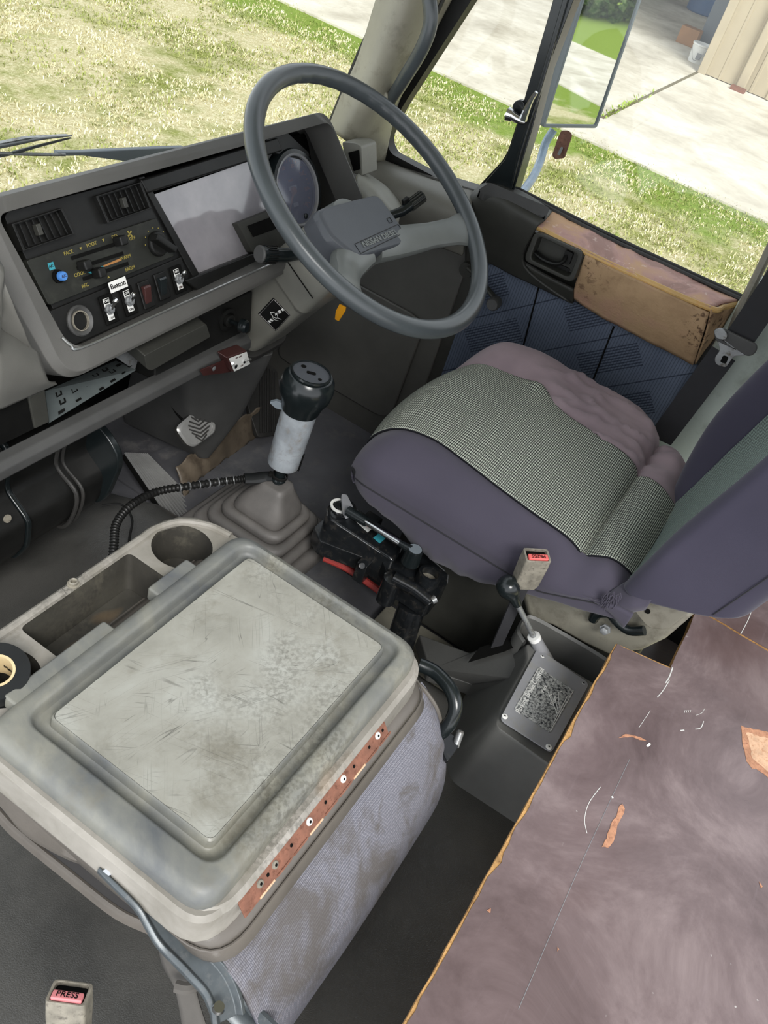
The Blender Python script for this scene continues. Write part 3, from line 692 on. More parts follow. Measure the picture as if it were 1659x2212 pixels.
# moulded surround: outer loop, front lip, inner loop, recess
XL, XR = .668, 1.262
inn = [AX(XL, 1), AX(XR, 1), AX(XR, -.35), AX(1.0, 0), AX(XL, 0)]
inn = [AX(.643, 1), UX(704, 264, 1.285), UX(792, 474, 1.285), AX(XL + .012, 0)]
outL = [AX(XL - .062, 1.12), UX(706, 238, 1.305), UX(812, 492, 1.305), AX(XL - .012, -.2)]
lip = [AX(XL - .035, 1.1, .012), UX(698, 241, 1.292), UX(802, 486, 1.292), AX(XL - .005, -.17, .008)]
R_ = [.03, .03, .03, .035]; ri = [.014, .02, .02, .03]
back = [p - PN * .06 + V((0, .01, 0)) for p in outL]; back[0] = back[0] + V((0, .05, -.10)); back[1] = back[1] + V((0.0, .05, -.10))
ib = [p - PN * .045 for p in inn]
sh = MB().loft([rpoly(back, R_, 7), rpoly(outL, R_, 7), rpoly(lip, R_, 7), rpoly([p + PN * .010 for p in inn], ri, 7), rpoly(inn, ri, 7), rpoly(ib, ri, 7)], cap0=False, cap1=False)
sh.build('surround', 'bezel_grey', dash, .004, seg=3)
MB().prism([p - PN * .044 for p in rpoly([AX(XL, 1), AX(1.34, 1), AX(1.34, -.3), AX(XL + .012, 0)], ri, 5)], -PN * .01).build('backing', 'black_matte', dash)
# centre panel (left) slightly recessed
ctr = [A(4, 460, -.004), A(300, 383, -.004), A(432, 625, -.004), A(160, 752, -.004)]
pn = MB().prism(rpoly(ctr, [.012, .003, .003, .028]), -PN * .03).build('centre_panel', 'black_plastic', dash, .0015)
MB().prism(Aq([(300, 383), (312, 380), (446, 618), (432, 625)], 0.0), -PN * .035).build('panel_side', 'black_plastic', dash, .001)
# chrome trim strip
def strip(pts, r, mat, name, par, d=.004): return MB().tube([A(x, y, d) for x, y in pts], r, 8).build(name, mat, par)
s0, s1 = inn[3] + PN * .0115, inn[2] + PN * .0115; sd_ = (s1 - s0).normalized(); su_ = (inn[0] - inn[3]).normalized()
MB().tube([s0 + su_ * .022 - sd_ * .004, s0 + su_ * .008 + sd_ * .002, s0 + sd_ * .014 + su_ * .0005, s0.lerp(s1, .2), s0.lerp(s1, .45), s0.lerp(s1, .68)], .0017, 8).build('trim_strip', 'steel', dash)
# air vents
def vent(q, tabp):
    P = Aq(q, 0.001); c_ = sum(P, V()) / 4
    fr_ = MB().loft([[p - PN * .01 for p in P], [p + PN * .003 for p in P], [p + (c_ - p) * .09 + PN * .003 for p in P], [p + (c_ - p) * .09 - PN * .02 for p in P]], cap0=False)
    o = fr_.build('air_vent', 'black_plastic', dash, .001)
    sl_ = MB()
    for k in range(7):
        s_ = .14 + .74 * k / 6
        a_ = P[0].lerp(P[1], s_).lerp(c_, .02) ; b_ = P[3].lerp(P[2], s_)
        a_ = a_.lerp(b_, .09); b_ = b_.lerp(a_, .09)
        dpt = -PN * .022 + XA * .004
        sl_.prism([a_, b_, b_ + dpt, a_ + dpt], XA * .0014)
    for s_ in ():
        a_ = P[0].lerp(P[3], s_); b_ = P[1].lerp(P[2], s_); a_ = a_.lerp(b_, .08) - PN * .012; b_ = b_.lerp(a_, .08) - PN * 0.0
        sl_.box((a_ + b_) / 2 - PN * .004, ((b_ - a_).length, .0014, .012), (XA, EY, PN))
    sl_.build('vanes', 'black_plastic', o)
    tp = A(*tabp, .001); MB().box(tp, (.007, .013, .008), (XA, EY, PN)).build('vent_tab', 'charcoal_dark', o, .001)
vent([(22, 484), (132, 449), (160, 505), (47, 543)], (82, 496))
vent([(204, 424), (302, 393), (325, 450), (230, 483)], (267, 438))
# heater control panel
hp_ = MB().prism(rpoly(Aq([(57, 563), (338, 471), (377, 553), (106, 660)], .001), .004), -PN * .01).build('heater_panel', 'panel_face', dash, .0008)
so_ = MB()
def slot(a_, b_, w=.0022):
    a_, b_ = A(*a_, .0014), A(*b_, .0014); e_ = EY * w; so_.prism([a_ - e_, b_ - e_, b_ + e_, a_ + e_], PN * .0006)
for a_, b_ in (((154, 558), (250, 527)), ((166, 580), (266, 547)), ((179, 603), (277, 569))): slot(a_, b_)
so_.build('slider_slots', 'black_matte', hp_)
for q in ((260, 520, 13), (183, 573, 11), (214, 589, 11)):
    c_ = A(q[0], q[1], .009); MB().box(c_, (.0125, .0125, .016), (XA, EY, PN)).build('slider_knob', 'black_plastic', hp_, .0025)
fk = A(337, 527, .0)
k_ = MB().lathe([(.0165, 0), (.0165, .006), (.0145, .008)], fk, PN, 28)
dk = (A(360, 540, 0) - A(318, 512, 0)).normalized(); dk2 = PN.cross(dk).normalized()
k_.box(fk + PN * .014, (.038, .0085, .016), (dk, dk2, PN)); k_.build('fan_knob', 'black_plastic', hp_, .0015)
k_ = MB().lathe([(.008, 0), (.008, .003), (.0062, .003), (.0062, .006)], A(124, 597, .001), PN, 20).build('button_collar', 'black_matte', hp_)
MB().lathe([(.0058, 0), (.0058, .011), (.005, .0125)], A(124, 597, .001), PN, 20).build('push_button', 'blue_button', hp_)
text('button_mark', 'A/C', .0048, A(124, 597, .001) + PN * .0127, XA, EY, 'dial', hp_)
MB().box(A(111, 575, .0013), (.0085, .0085, .0006), (XA, EY, PN)).build('button_square', 'teal_ink', hp_)
text('square_mark', 'A/C', .0042, A(111, 575, .0019), XA, EY, 'panel_face', hp_)
for s_, p_, z_ in (('FACE', (148, 546), .0062), ('FOOT', (198, 528), .0062), ('DEF', (248, 511), .0062), ('OFF', (286, 515), .0062), ('COOL', (172, 592), .0062), ('WARM', (271, 556), .0062), ('FRESH', (281, 580), .0062), ('REC', (184, 617), .0062)):
    text('lettering', s_, z_, A(*p_, .0013), XA, EY, 'yellow_ink', hp_)
for p_, up in (((174, 537), 0), ((223, 519), 0), ((234, 598), 1)):
    c_ = A(*p_, .0015); k = 1 if up else -1
    MB().prism([c_ + EY * .0018 * k, c_ - EY * .0016 * k - XA * .002, c_ - EY * .0016 * k + XA * .002], PN * .0004).build('arrow_mark', 'yellow_ink', hp_, smooth=False)
mm_ = MB()
for i in range(6):
    a_ = math.radians(170 - i * 27); mm_.box(fk + XA * (.021 * math.cos(a_)) + EY * (.021 * math.sin(a_)) + PN * .0018, (.0014, .0014, .0006), (XA, EY, PN))
mm_.build('fan_dots', 'yellow_ink', hp_)
fc = A(280, 505, .0015); f_ = MB()
for k in range(4):
    a_ = k * math.pi / 2 + .4; d1 = XA * math.cos(a_) + EY * math.sin(a_); d2 = XA * -math.sin(a_) + EY * math.cos(a_)
    f_.prism([fc, fc + d1 * .0045 - d2 * .0008, fc + d1 * .0048 + d2 * .0022, fc + d1 * .0015 + d2 * .0014], PN * .0004)
f_.build('fan_mark', 'yellow_ink', hp_, smooth=False)
MB().prism(Aq([(222, 574), (259, 558), (261, 563), (224, 577)], .0014), PN * .0004).build('warm_wedge', 'orange_ink', hp_, smooth=False)
MB().prism(Aq([(190, 589), (222, 574), (224, 577), (200, 592)], .0014), PN * .0004).build('cool_wedge', 'teal_ink', hp_, smooth=False)
# lower switch panel
sp_ = MB().prism(Aq([(108, 672), (392, 555), (418, 630), (160, 746), (140, 738)], .0005), -PN * .01).build('switch_panel', 'black_plastic', dash, .0012)
c_ = A(172, 693, .001)
k_ = MB().lathe([(.0195, -.002), (.0195, .002), (.0175, .0045), (.0125, .001), (.0125, -.001)], c_, PN, 32, cap=False).build('socket_bezel', 'charcoal', sp_)
MB().lathe([(.0128, .001), (.0126, .0035), (.0116, .0035), (.0112, -.03)], c_, PN, 28, cap=False).build('lighter_socket', 'buckle', sp_)
MB().lathe([(.0113, -.003), (.0105, -.03)], c_, PN, 28, cap=False).build('socket_liner', 'rust', sp_)
MB().lathe([(.0106, -.018), (.0106, -.0185)], c_, PN, 28).build('socket_hole', 'black_matte', sp_)
EYs = EY
def plate_at(cx, cy, w, h, mat, name, th=.003, par=None, d=.001):
    return MB().box(A(cx, cy, d + th / 2), (w, h, th), (XA, EY, PN)).build(name, mat, par or sp_, .0012)
for cx, cy, tx, ty, onm in ((235, 668, 250, 649, 'white'), (278, 650, 289, 636, 'white'), (385, 603, 398, 588, 'red_button')):
    tb = plate_at(cx, cy, .022, .037, 'black_matte', 'toggle_switch')
    c0 = A(cx, cy, .0045)
    MB().box(c0 + EY * .0, (.010, .028, .0008), (XA, EY, PN)).build('switch_label', 'white_ink', tb, .0002)
    MB().box(c0 + EY * .0105 + PN * .0007, (.0082, .0056, .0005), (XA, EY, PN)).build('off_box', 'black_matte', tb)
    text('off_mark', 'OFF', .0044, c0 + EY * .0105 + PN * .0012, XA, EY, 'white_ink', tb)
    text('on_mark', 'ON', .0046, c0 - EY * .0112 + PN * .0009, XA, EY, 'maroon' if onm != 'white' else 'charcoal', tb)
    MB().lathe([(.0072, 0), (.0072, .003), (.005, .003), (.005, .0065)], c0, PN, 6).build('hex_nut', 'dull_metal', tb)
    tip = A(tx, ty, .022); MB().tube([c0 + PN * .005, c0.lerp(tip, .6) + PN * .002, tip], [.0019, .0022, .0034], 10).lathe([(.0034, 0), (.003, .0015), (.0012, .003)], tip, tip - c0, 10).build('bat_lever', 'chrome', tb)
for cx, cy, mt in ((316, 636, 'maroon'), (350, 618, 'black_gloss')):
    tb = plate_at(cx, cy, .021, .036, 'black_plastic', 'rocker_switch', .003)
    c0 = A(cx, cy, .004)
    MB().prism([c0 + EY * .012 + PN * .006 - XA * .006, c0 + EY * .009 + PN * .007 - XA * .006, c0 - EY * .012 - XA * .006, c0 + EY * .012 - XA * .006], XA * .012).build('rocker', mt, tb, .0006)
tb = MB().box(A(255, 615, .005), (.0305, .0135, .0008), ((A(290, 602) - A(220, 631)).normalized(), EY, PN)).build('label_tape', 'white', dash, .0002)
text('label_lettering', 'Beacon', .0092, A(255, 615, .0056), XA, EY, 'black_matte', tb, bold=.0001, sx=.98)
# instrument cluster
PB = -.006
tl = Aq([(318, 418), (560, 340), (640, 560), (545, 560), (408, 606)], PB)
cl = MB().prism(Aq([(300, 395), (700, 275), (770, 500), (430, 640)], PB - .03), -PN * .004).build('gauge_cluster', 'black_matte', dash)
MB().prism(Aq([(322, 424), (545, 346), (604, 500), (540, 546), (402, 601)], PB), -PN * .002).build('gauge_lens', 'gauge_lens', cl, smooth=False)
MB().prism(Aq([(322, 424), (545, 346), (604, 500), (540, 546), (402, 601)], PB - .012), -PN * .002).build('gauge_face', 'dial', cl, smooth=False)
gm_ = MB()
for a_, b_ in (((453, 420), (466, 440)), ((512, 460), (533, 440)), ((514, 458), (526, 445))): gm_.tube([A(*a_, PB - .008), A(*b_, PB - .008)], .0009, 6, smooth=False)
gm_.build('gauge_needles', 'needle', cl)
gt = MB()
for i in range(15):
    a_ = math.radians(150 - i * 9); c0 = A(420, 540, PB - .011); p_ = c0 + XA * .085 * math.cos(a_) + EY * .085 * math.sin(a_); gt.box(p_, (.0012, .004, .0004), (XA, EY, PN))
gt.build('gauge_ticks', 'orange_ink', cl)
# blanking cover in front of the lens and black ledge above
bc = MB().prism(rpoly(Aq([(513, 482), (600, 448), (640, 560), (545, 545)], PB + .012), .003), -PN * .012).build('blanking_cover', 'charcoal_dark', dash, .001)
q = Aq([(534, 488), (590, 467), (602, 492), (547, 512)], PB + .0125)
MB().loft([q, [p + PN * .0008 for p in q], [p + (sum(q, V()) / 4 - p) * .06 + PN * .0008 for p in q]], cap1=False).build('cover_outline', 'black_matte', bc)
MB().prism(Aq([(304, 388), (600, 296), (612, 326), (320, 418)], PB + .010), -PN * .02).build('upper_ledge', 'black_plastic', dash, .003)
MB().prism(Aq([(400, 606), (545, 548), (640, 560), (640, 590), (556, 578), (432, 630)], PB + .014), -PN * .014).build('lower_ledge', 'black_plastic', dash, .002)
# speedometer pod
sc_ = A(640, 411, .002)
r1 = (A(700, 440, PB + .012) - sc_).length
RS = .053
pod = MB().lathe([(RS + .012, -.05), (RS + .012, -.002), (RS + .009, .004), (RS + .003, .004), (RS + .001, -.006)], sc_, PN, 48, cap=False).build('speedometer_bezel', 'black_gloss', dash)
MB().lathe([(RS + .003, .0045), (RS + .001, .0055), (RS - .001, .004), (RS - .001, -.004)], sc_, PN, 48, cap=False).build('chrome_ring', 'plate_grey', pod)
dial = MB().lathe([(RS, -.008), (RS, -.010)], sc_, PN, 48).build('dial', 'dial', pod)
tk = MB()
for i in range(29):
    a_ = math.radians(225 - i * 270 / 28); rr_ = RS - .006; l = .005 if i % 2 == 0 else .003
    d1 = XA * math.cos(a_) + EY * math.sin(a_); tk.box(sc_ + d1 * (rr_ - l / 2) - PN * .0076, (l, .0009, .0004), (d1, PN.cross(d1), PN))
tk.build('dial_ticks', 'needle', dial)
for i, s_ in enumerate(('0', '20', '40', '60', '80', '100', '120', '140')):
    a_ = math.radians(225 - i * 270 / 7); text('dial_number', s_, .0085, sc_ + (XA * math.cos(a_) + EY * math.sin(a_)) * .038 - PN * .0074, XA, EY, 'needle', dial)
text('dial_unit', 'km/h', .0062, sc_ + EY * .016 - PN * .0074, XA, EY, 'needle', dial)
for yy, s_ in ((.004, '058824'), (-.022, '316')):
    MB().box(sc_ + EY * yy - PN * .0075 + XA * .002, (.021 if yy > 0 else .013, .006, .0006), (XA, EY, PN)).build('odometer', 'white_ink', dial)
a_ = math.radians(205); d1 = XA * -.62 - EY * .78
MB().tube([sc_ - PN * .005, sc_ + d1 * .045 - PN * .004], [.0022, .0005], 8, smooth=False).lathe([(.006, -.007), (.006, -.003), (.004, -.002)], sc_, PN, 16).build('speed_needle', 'needle', pod)
MB().lathe([(.0045, 0), (.0045, .005), (.003, .0055)], sc_ + XA * .012 - EY * .043 - PN * .004, PN, 16).build('trip_knob', 'black_gloss', pod)
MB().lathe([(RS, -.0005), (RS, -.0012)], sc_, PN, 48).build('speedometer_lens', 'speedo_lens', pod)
# moulded hood behind the speedometer
MB().prism(rpoly(Aq([(575, 300), (620, 285), (668, 330), (668, 350), (590, 330), (578, 350)], PB + .008), .004), -PN * .02).build('hood_moulding', 'black_plastic', dash, .002)
# side demister vent and grey end pad
ds = MB().prism(rpoly([UX(x, y, 1.36) for x, y in [(738, 306), (768, 308), (781, 316), (783, 382), (757, 372), (742, 330)]], .005), (.05, 0, 0)).build('side_vent', 'light_grey', dash, .004)
MB().prism([UX(x, y, 1.357) for x, y in [(752, 330), (774, 324), (777, 366), (764, 370)]], (.004, 0, 0)).build('vent_hole', 'black_matte', ds)
rows = [[UX(782, 372, 1.45), UX(800, 385, 1.44), UX(830, 405, 1.43), UX(852, 425, 1.43), UX(864, 445, 1.43)],
        [UX(770, 380, 1.36), UX(790, 400, 1.34), UX(815, 420, 1.33), UX(840, 445, 1.33), UX(860, 465, 1.34)],
        [UX(770, 400, 1.32), UX(785, 425, 1.31), UX(805, 450, 1.30), UX(835, 470, 1.30), UX(855, 490, 1.31)],
        [UX(780, 440, 1.31), UX(790, 460, 1.30), UX(810, 490, 1.30), UX(835, 510, 1.30), UX(850, 530, 1.31)]]
patch('end_pad', rows, 'light_grey', dash, 6, 6, .006)
# lower centre panel below the surround, with recess, rail and glovebox mouth
def LY(x, y, v): return UY(x, y, v)
rail = [UY(-40, 985, .69), UY(100, 928, .69), UY(300, 842, .69), UY(500, 752, .69), UY(523, 742, .69)]
zr = .462
prof = [(.70, .493), (.686, .491), (.678, .484), (.677, .471), (.684, .463), (.71, .460), (.71, .464), (.70, .474)]
MB().loft([[V((x_, y_, z_)) for y_, z_ in prof] for x_ in (.3, 1.02, 1.05)]).build('lower_rail', 'charcoal', dash, .003)
prof = [(.705, .555), (.695, .484), (.74, .476), (.76, .56)]
MB().loft([[V((x_, y_, z_)) for y_, z_ in prof] for x_ in (.845, 1.07)]).build('lower_panel', 'black_plastic', dash, .003)
MB().box((.7, .80, .5), (1.0, .02, .14)).build('lower_back', 'black_matte', dash)
# perforated metal bracket
bp_ = [UY(x, y, v) for x, y, v in [(97, 846, .745), (249, 780, .745), (293, 800, .705), (105, 915, .705)]]
bk_ = MB().prism(bp_, (0, -.001, .0015)).build('metal_bracket', 'bracket_metal', dash)
n_ = (bp_[1] - bp_[0]).cross(bp_[3] - bp_[0]).normalized(); 
if n_.z < 0: n_ = -n_
def bq(u, v): return bp_[0].lerp(bp_[1], u).lerp(bp_[3].lerp(bp_[2], u), v) + n_ * .004
for (u, v, w, h) in ((.1, .86, .07, .1), (.3, .82, .06, .08), (.56, .9, .05, .1), (.7, .85, .06, .1), (.85, .8, .05, .08), (.9, .3, .06, .12), (.97, .65, .04, .1)):
    MB().prism([bq(u, v), bq(u + w, v), bq(u + w, v + h), bq(u, v + h)], n_ * .0004).build('hole', 'black_matte', bk_, smooth=False)
for (u, v) in ((.12, .25), (.14, .55), (.3, .4), (.46, .45), (.6, .25), (.64, .5), (.74, .2), (.78, .45)):
    MB().tube([bq(u, v), bq(u, v + .13), bq(u + .055, v + .13), bq(u + .055, v)], .0013, 5, smooth=False).build('punched_tab', 'black_matte', bk_)
MB().prism([UY(x, y, .715) for x, y in [(250, 772), (296, 752), (300, 770), (291, 802), (283, 794)]], (.0, .002, 0)).build('bracket_flange', 'dull_metal', bk_)
# blank radio cover
rc = [UY(x, y, .69) for x, y in [(315, 765), (440, 700), (452, 735), (330, 798)]]
MB().prism(rpoly([UY(x, y, .672) for x, y in [(312, 768), (446, 700), (455, 728), (328, 801), (318, 798)]], .003), (0, .05, .01)).build('blank_cover', 'charcoal_dark', dash, .003)
# pull knob
kb = UY(490, 690, .70)
MB().lathe([(.0185, 0), (.0185, .003), (.013, .004), (.010, .002), (.010, .008), (.006, .010)], kb, (-.1, -1, .1), 28).build('knob_ring', 'black_plastic', dash)
MB().tube([kb, UY(523, 704, .655)], .0035, 8, smooth=False).lathe([(.006, 0), (.0105, .003), (.0105, .011), (.008, .014)], UY(516, 701, .665), (.2, -1, .1), 20).build('pull_knob', 'black_gloss', dash)
# passenger side pads
rows = [[V((.24, .80, .80)), V((.42, .80, .80)), AX(.56, 1.14), AX(.606, 1.12)],
        [V((.24, .70, .74)), UY(-80, 560, .72), UY(-30, 575, .71), UY(0, 590, .70)],
        [V((.24, .66, .66)), UY(-60, 660, .68), UY(0, 664, .69), UY(50, 712, .69)],
        [V((.24, .66, .60)), UY(-60, 690, .68), UY(0, 712, .69), UY(74, 760, .70)]]
patch('upper_pad', rows, 'pad_side', dash, 6, 6, .004)
rows = [[V((.24, .67, .62)), UY(-60, 700, .685), UY(0, 716, .69), UY(78, 764, .70)],
        [V((.24, .64, .57)), UY(-60, 740, .66), UY(0, 760, .665), UY(90, 800, .68), ],
        [V((.24, .64, .50)), UY(-60, 840, .665), UY(0, 830, .67), UY(105, 822, .685)],
        [V((.24, .67, .47)), UY(-60, 905, .69), UY(0, 878, .69), UY(120, 824, .70)]]
patch('lower_pad', rows, 'pad_side', dash, 6, 6, .004)
MB().prism([UY(x, y, .700) for x, y in [(-60, 905), (0, 882), (62, 858), (76, 925), (0, 962), (-60, 985)]], (0, .004, 0)).build('storage_mouth', 'black_matte', dash)
MB().prism([UY(x, y, .697) for x, y in [(62, 858), (98, 842), (108, 912), (76, 927)]], (0, .02, 0)).build('divider', 'charcoal_dark', dash, .002)
# ================================================================== STEERING
WC = V((1.134, .564, .755)); tl_ = math.radians(31.4)
WN = V((0, -math.sin(tl_), math.cos(tl_))); WU = V((0, math.cos(tl_), math.sin(tl_)))   # normal, up (away from driver)
def WP(a_, b_, h=0): return WC + XA * a_ + WU * b_ + WN * h
sw = thing('steering_wheel', WC, 'grey two-spoke steering wheel with square horn pad', 'steering wheel')
RW, RT = .211, .0142
rim = [WP(RW * math.cos(t_), RW * math.sin(t_)) for t_ in [2 * math.pi * i / 96 for i in range(96)]]
def rimr(i): return RT
secs = []
for i in range(192):
    t_ = 2 * math.pi * i / 192; d1 = XA * math.cos(t_) + WU * math.sin(t_)
    c0 = WC + d1 * RW
    wv_ = .0014 * max(0, math.sin(t_ * 46)) if (.1 < t_ < 1.55) else 0
    secs.append([c0 + d1 * ((RT - (wv_ if math.cos(q_) < -.2 else 0)) * math.cos(q_)) + WN * ((RT * .92) * math.sin(q_)) for q_ in [2 * math.pi * j / 16 for j in range(16)]])
MB().loft(secs, ring=True).build('rim', 'wheel_grip', sw)
# horn pad recessed below the rim plane
HP = -.045
def hpp(h, k=1.0, dz=0): return rpoly([WP(a_ * k + .008 * (1 - k), b_ * k - .008 * (1 - k), h) for a_, b_ in [(-.076, .036), (.088, .024), (.094, -.05), (.07, -.066), (-.06, -.054), (-.086, -.01)]], .014, 5)
MB().loft([hpp(HP - .04, .96), hpp(HP - .012, 1.0), hpp(HP - .003, .96), hpp(HP, .9)]).build('horn_pad', 'horn_pad', sw, .002)
tdir = (WP(.078, -.038) - WP(-.042, -.034)).normalized()
text('pad_lettering', 'NISSAN DIESEL', .0125, WP(.018, -.041, HP + .0006), tdir, WU, 'wheel_spoke', sw, .0006, bold=.0003, sx=1.18)
q = [WP(a_, b_, HP + .0003) for a_, b_ in [(-.046, -.033), (.081, -.033), (.081, -.049), (-.046, -.049)]]
MB().tube(q, .0006, 6, smooth=False, closed=True).build('lettering_frame', 'black_plastic', sw)
MB().tube([WP(a_, b_, HP + .0003) for a_, b_ in [(.063, -.018), (.072, -.018), (.072, -.026), (.063, -.026)]], .0006, 6, smooth=False, closed=True).build('horn_mark', 'black_plastic', sw)
def spoke(end_a, s_):
    a0 = (.05 * s_, -.052, HP - .022)
    P = [(.02 * s_, -.035, HP - .02), (.075 * s_, -.054, HP - .014), (.125 * s_, -.074, HP + .012), (.158 * s_, -.088, -.014), (.190 * s_, -.099, -.003)]
    Wd = [.036, .027, .022, .024, .036]; Th = [.020, .016, .012, .010, .008]
    secs = []
    C_ = crom([WP(*p) for p in P], 5)
    for i, c_ in enumerate(C_):
        d = (C_[min(i + 1, len(C_) - 1)] - C_[max(i - 1, 0)]).normalized(); w_ = WN.cross(d).normalized(); n_ = d.cross(w_).normalized()
        f = i / (len(C_) - 1) * 4; k = min(int(f), 3); W_ = Wd[k] + (Wd[k + 1] - Wd[k]) * (f - k); T_ = Th[k] + (Th[k + 1] - Th[k]) * (f - k)
        secs.append([c_ + w_ * (W_ * math.cos(t_)) + n_ * (T_ * math.copysign(abs(math.sin(t_)) ** .8, math.sin(t_))) for t_ in [2 * math.pi * j / 16 for j in range(16)]])
    return MB().loft(secs)
spoke(0, 1).build('spoke', 'wheel_spoke', sw); spoke(0, -1).build('spoke', 'wheel_spoke', sw)
MB().lathe([(.04, -.10), (.045, -.08), (.04, -.055)], WC, WN, 28).build('hub', 'wheel_spoke', sw)
# column shroud
scol = thing('steering_column', V((1.13, .68, .5)), 'grey moulded steering column shroud with warning sticker below the wheel', 'steering column')
def csec(h, w, up, dn, r): return rpoly([WP(-w, up, h), WP(w, up, h), WP(w, -dn, h), WP(-w, -dn, h)], r, 6)
MB().loft([csec(-.085, .056, .03, .05, .02), csec(-.10, .064, .036, .062, .02), csec(-.19, .066, .04, .064, .02), csec(-.20, .060, .036, .060, .02), csec(-.33, .052, .036, .056, .02), csec(-.36, .046, .034, .05, .02)]).build('shroud', 'shroud', scol, .002)
MB().tube([WP(-.067, -.055, -.15), WP(-.0665, .04, -.15)], .0008, 6, smooth=False).build('shroud_seam', 'black_matte', scol)
MB().loft([csec(-.345, .062, .055, .062, .03), csec(-.36, .064, .056, .064, .03), csec(-.375, .052, .05, .056, .03), csec(-.40, .05, .05, .05, .03)]).build('column_boot', 'rubber', scol, .002)
# footwell cover around the lower column
cvr = [rpoly(q, .02, 5) for q in (
    [UX(402, 790, 1.02), UX(600, 765, 1.16), V((1.19, .86, .42)), V((1.05, .88, .42))],
    [UX(401, 812, 1.03), UX(592, 785, 1.16), V((1.19, .90, .36)), V((1.05, .92, .36))],
    [UX(411, 905, 1.06), UX(534, 897, 1.15), V((1.19, .96, .2)), V((1.09, .97, .2))],
    [UX(414, 962, 1.08), UX(482, 965, 1.13), V((1.19, .99, .13)), V((1.10, .99, .13))],
    [UX(436, 992, 1.10), UX(455, 990, 1.12), V((1.17, .99, .1)), V((1.11, .99, .1))])]
MB().loft(cvr).build('lower_cover', 'charcoal', scol, .002)
# sticker
bn = -(XA * .0 + WU)   # underside facing the driver
def SK(x, y, d=0): return UP(x, y, WP(0, -.0595, -.26) , (WP(0, -.056, -.33) - WP(0, -.060, -.20)).cross(XA).normalized()) + bn * d
k_ = [SK(589, 641, .001), SK(626, 679, .001), SK(594, 714, .001), SK(556, 676, .001)]
stk = MB().prism(rpoly(k_, .003), bn * .0006).build('sticker', 'black_matte', scol)
e1 = (k_[1] - k_[0]).normalized(); e2 = (k_[0] - k_[3]).normalized(); kc = sum(k_, V()) / 4 + bn * .0009
MB().tube([kc + (p + bn * .0004 - kc) * .93 for p in k_], .0003, 5, smooth=False, closed=True).build('sticker_frame', 'white_ink', stk)
L1 = (k_[1] - k_[0]).length; L2 = (k_[0] - k_[3]).length
text('sticker_lettering', 'Operation of\nTilt & Telescopic\nSteering', L2 * .1, kc + e2 * L2 * .3, e1, e2, 'white_ink', stk, .0002)
text('sticker_lettering', 'Do not operate this lever\nwhile the car is running', L2 * .07, kc - e2 * L2 * .35, e1, e2, 'white_ink', stk, .0002)
for pts in ([(-.25, .0), (-.1, .1), (.05, .08), (.12, -.02), (0, -.1), (-.15, -.08), (-.25, 0)], [(-.1, -.08), (.05, -.18), (.25, -.1)], [(.12, .0), (.3, .06)]):
    MB().tube([kc + e1 * L1 * a_ + e2 * L2 * b_ for a_, b_ in pts], .0004, 5).build('sticker_drawing', 'white_ink', stk)
# stalks
def stalk(name, pts, r, cap):
    o = MB().tube(pts, r, 14, smooth=False).build(name, 'black_gloss', scol)
    return o
pL = [WP(-.05, .0, -.115), UX(610, 552, 1.04), UX(563, 549, 1.00)]
sL = MB().tube(pL, [.007, .0105, .012, .0125], 16, smooth=False).build('wiper_stalk', 'black_gloss', scol)
ax = (pL[2] - pL[1]).normalized(); u_, v_ = perp(ax); rb_ = MB()
for i in range(18):
    a_ = 2 * math.pi * i / 18; rb_.box(pL[2] - ax * .016 + (u_ * math.cos(a_) + v_ * math.sin(a_)) * .0125, (.018, .0014, .0018), (ax, ax.cross(u_ * math.cos(a_) + v_ * math.sin(a_)), u_ * math.cos(a_) + v_ * math.sin(a_)))
rb_.build('ribbed_grip', 'black_plastic', sL)
MB().lathe([(.0125, 0), (.0128, .002), (.011, .004)], pL[2], ax, 20).build('stalk_cap', 'charcoal', sL)
pR = [WP(.05, .01, -.115), UX(868, 457, 1.27), UX(912, 424, 1.31)]
sR = MB().tube(pR, [.004, .006, .010, .009], 16, smooth=False).build('indicator_stalk', 'black_gloss', scol)
ax = (pR[2] - pR[1]).normalized(); u_, v_ = perp(ax); rb_ = MB()
for i in range(14):
    a_ = 2 * math.pi * i / 14; rd = (u_ * math.cos(a_) + v_ * math.sin(a_)); rb_.box(pR[2] - ax * .014 + rd * .0095, (.028, .0018, .002), (ax, ax.cross(rd), rd))
rb_.build('ribbed_grip', 'charcoal_dark', sR)
MB().box(UX(876, 436, 1.28), (.012, .006, .014), (ax, u_, v_)).build('stalk_tab', 'black_plastic', sR, .001)
# orange key tag
kt = [UX(x, y, 1.14) for x, y in [(733, 657), (746, 664), (745, 672), (731, 694), (723, 690), (725, 672)]]
tag(MB().prism(kt, V((.003, .0, 0))).build('key_tag', 'orange_tag', None, .0006), 'orange plastic tag hanging below the steering column', 'key tag')
# maroon switch box clamped under the dashboard rail
sb = thing('switch_box', UY(500, 790, .70), 'small maroon switch box with two toggles fixed under the dashboard edge', 'switch box')
q = [UY(x, y, .66) for x, y in [(490, 773), (533, 757), (541, 786), (503, 804)]]
MB().prism(q, (-.004, .018, .004)).build('body', 'maroon', sb, .002)
n_ = (q[1] - q[0]).cross(q[3] - q[0]).normalized()
if n_.y > 0: n_ = -n_
c_ = sum(q, V()) / 4
MB().prism([c_ + (p - c_) * .9 + n_ * .001 for p in q], n_ * .0006).build('face_plate', 'white', sb)
MB().prism([UY(x, y, .67) for x, y in [(432, 800), (490, 776), (500, 804), (440, 812)]], (0, .002, 0)).build('side_flange', 'maroon', sb, .0006)
MB().lathe([(.004, 0), (.004, .001), (.002, .002)], UY(462, 796, .669), (0, -1, 0), 14).build('rivet', 'dull_metal', sb)
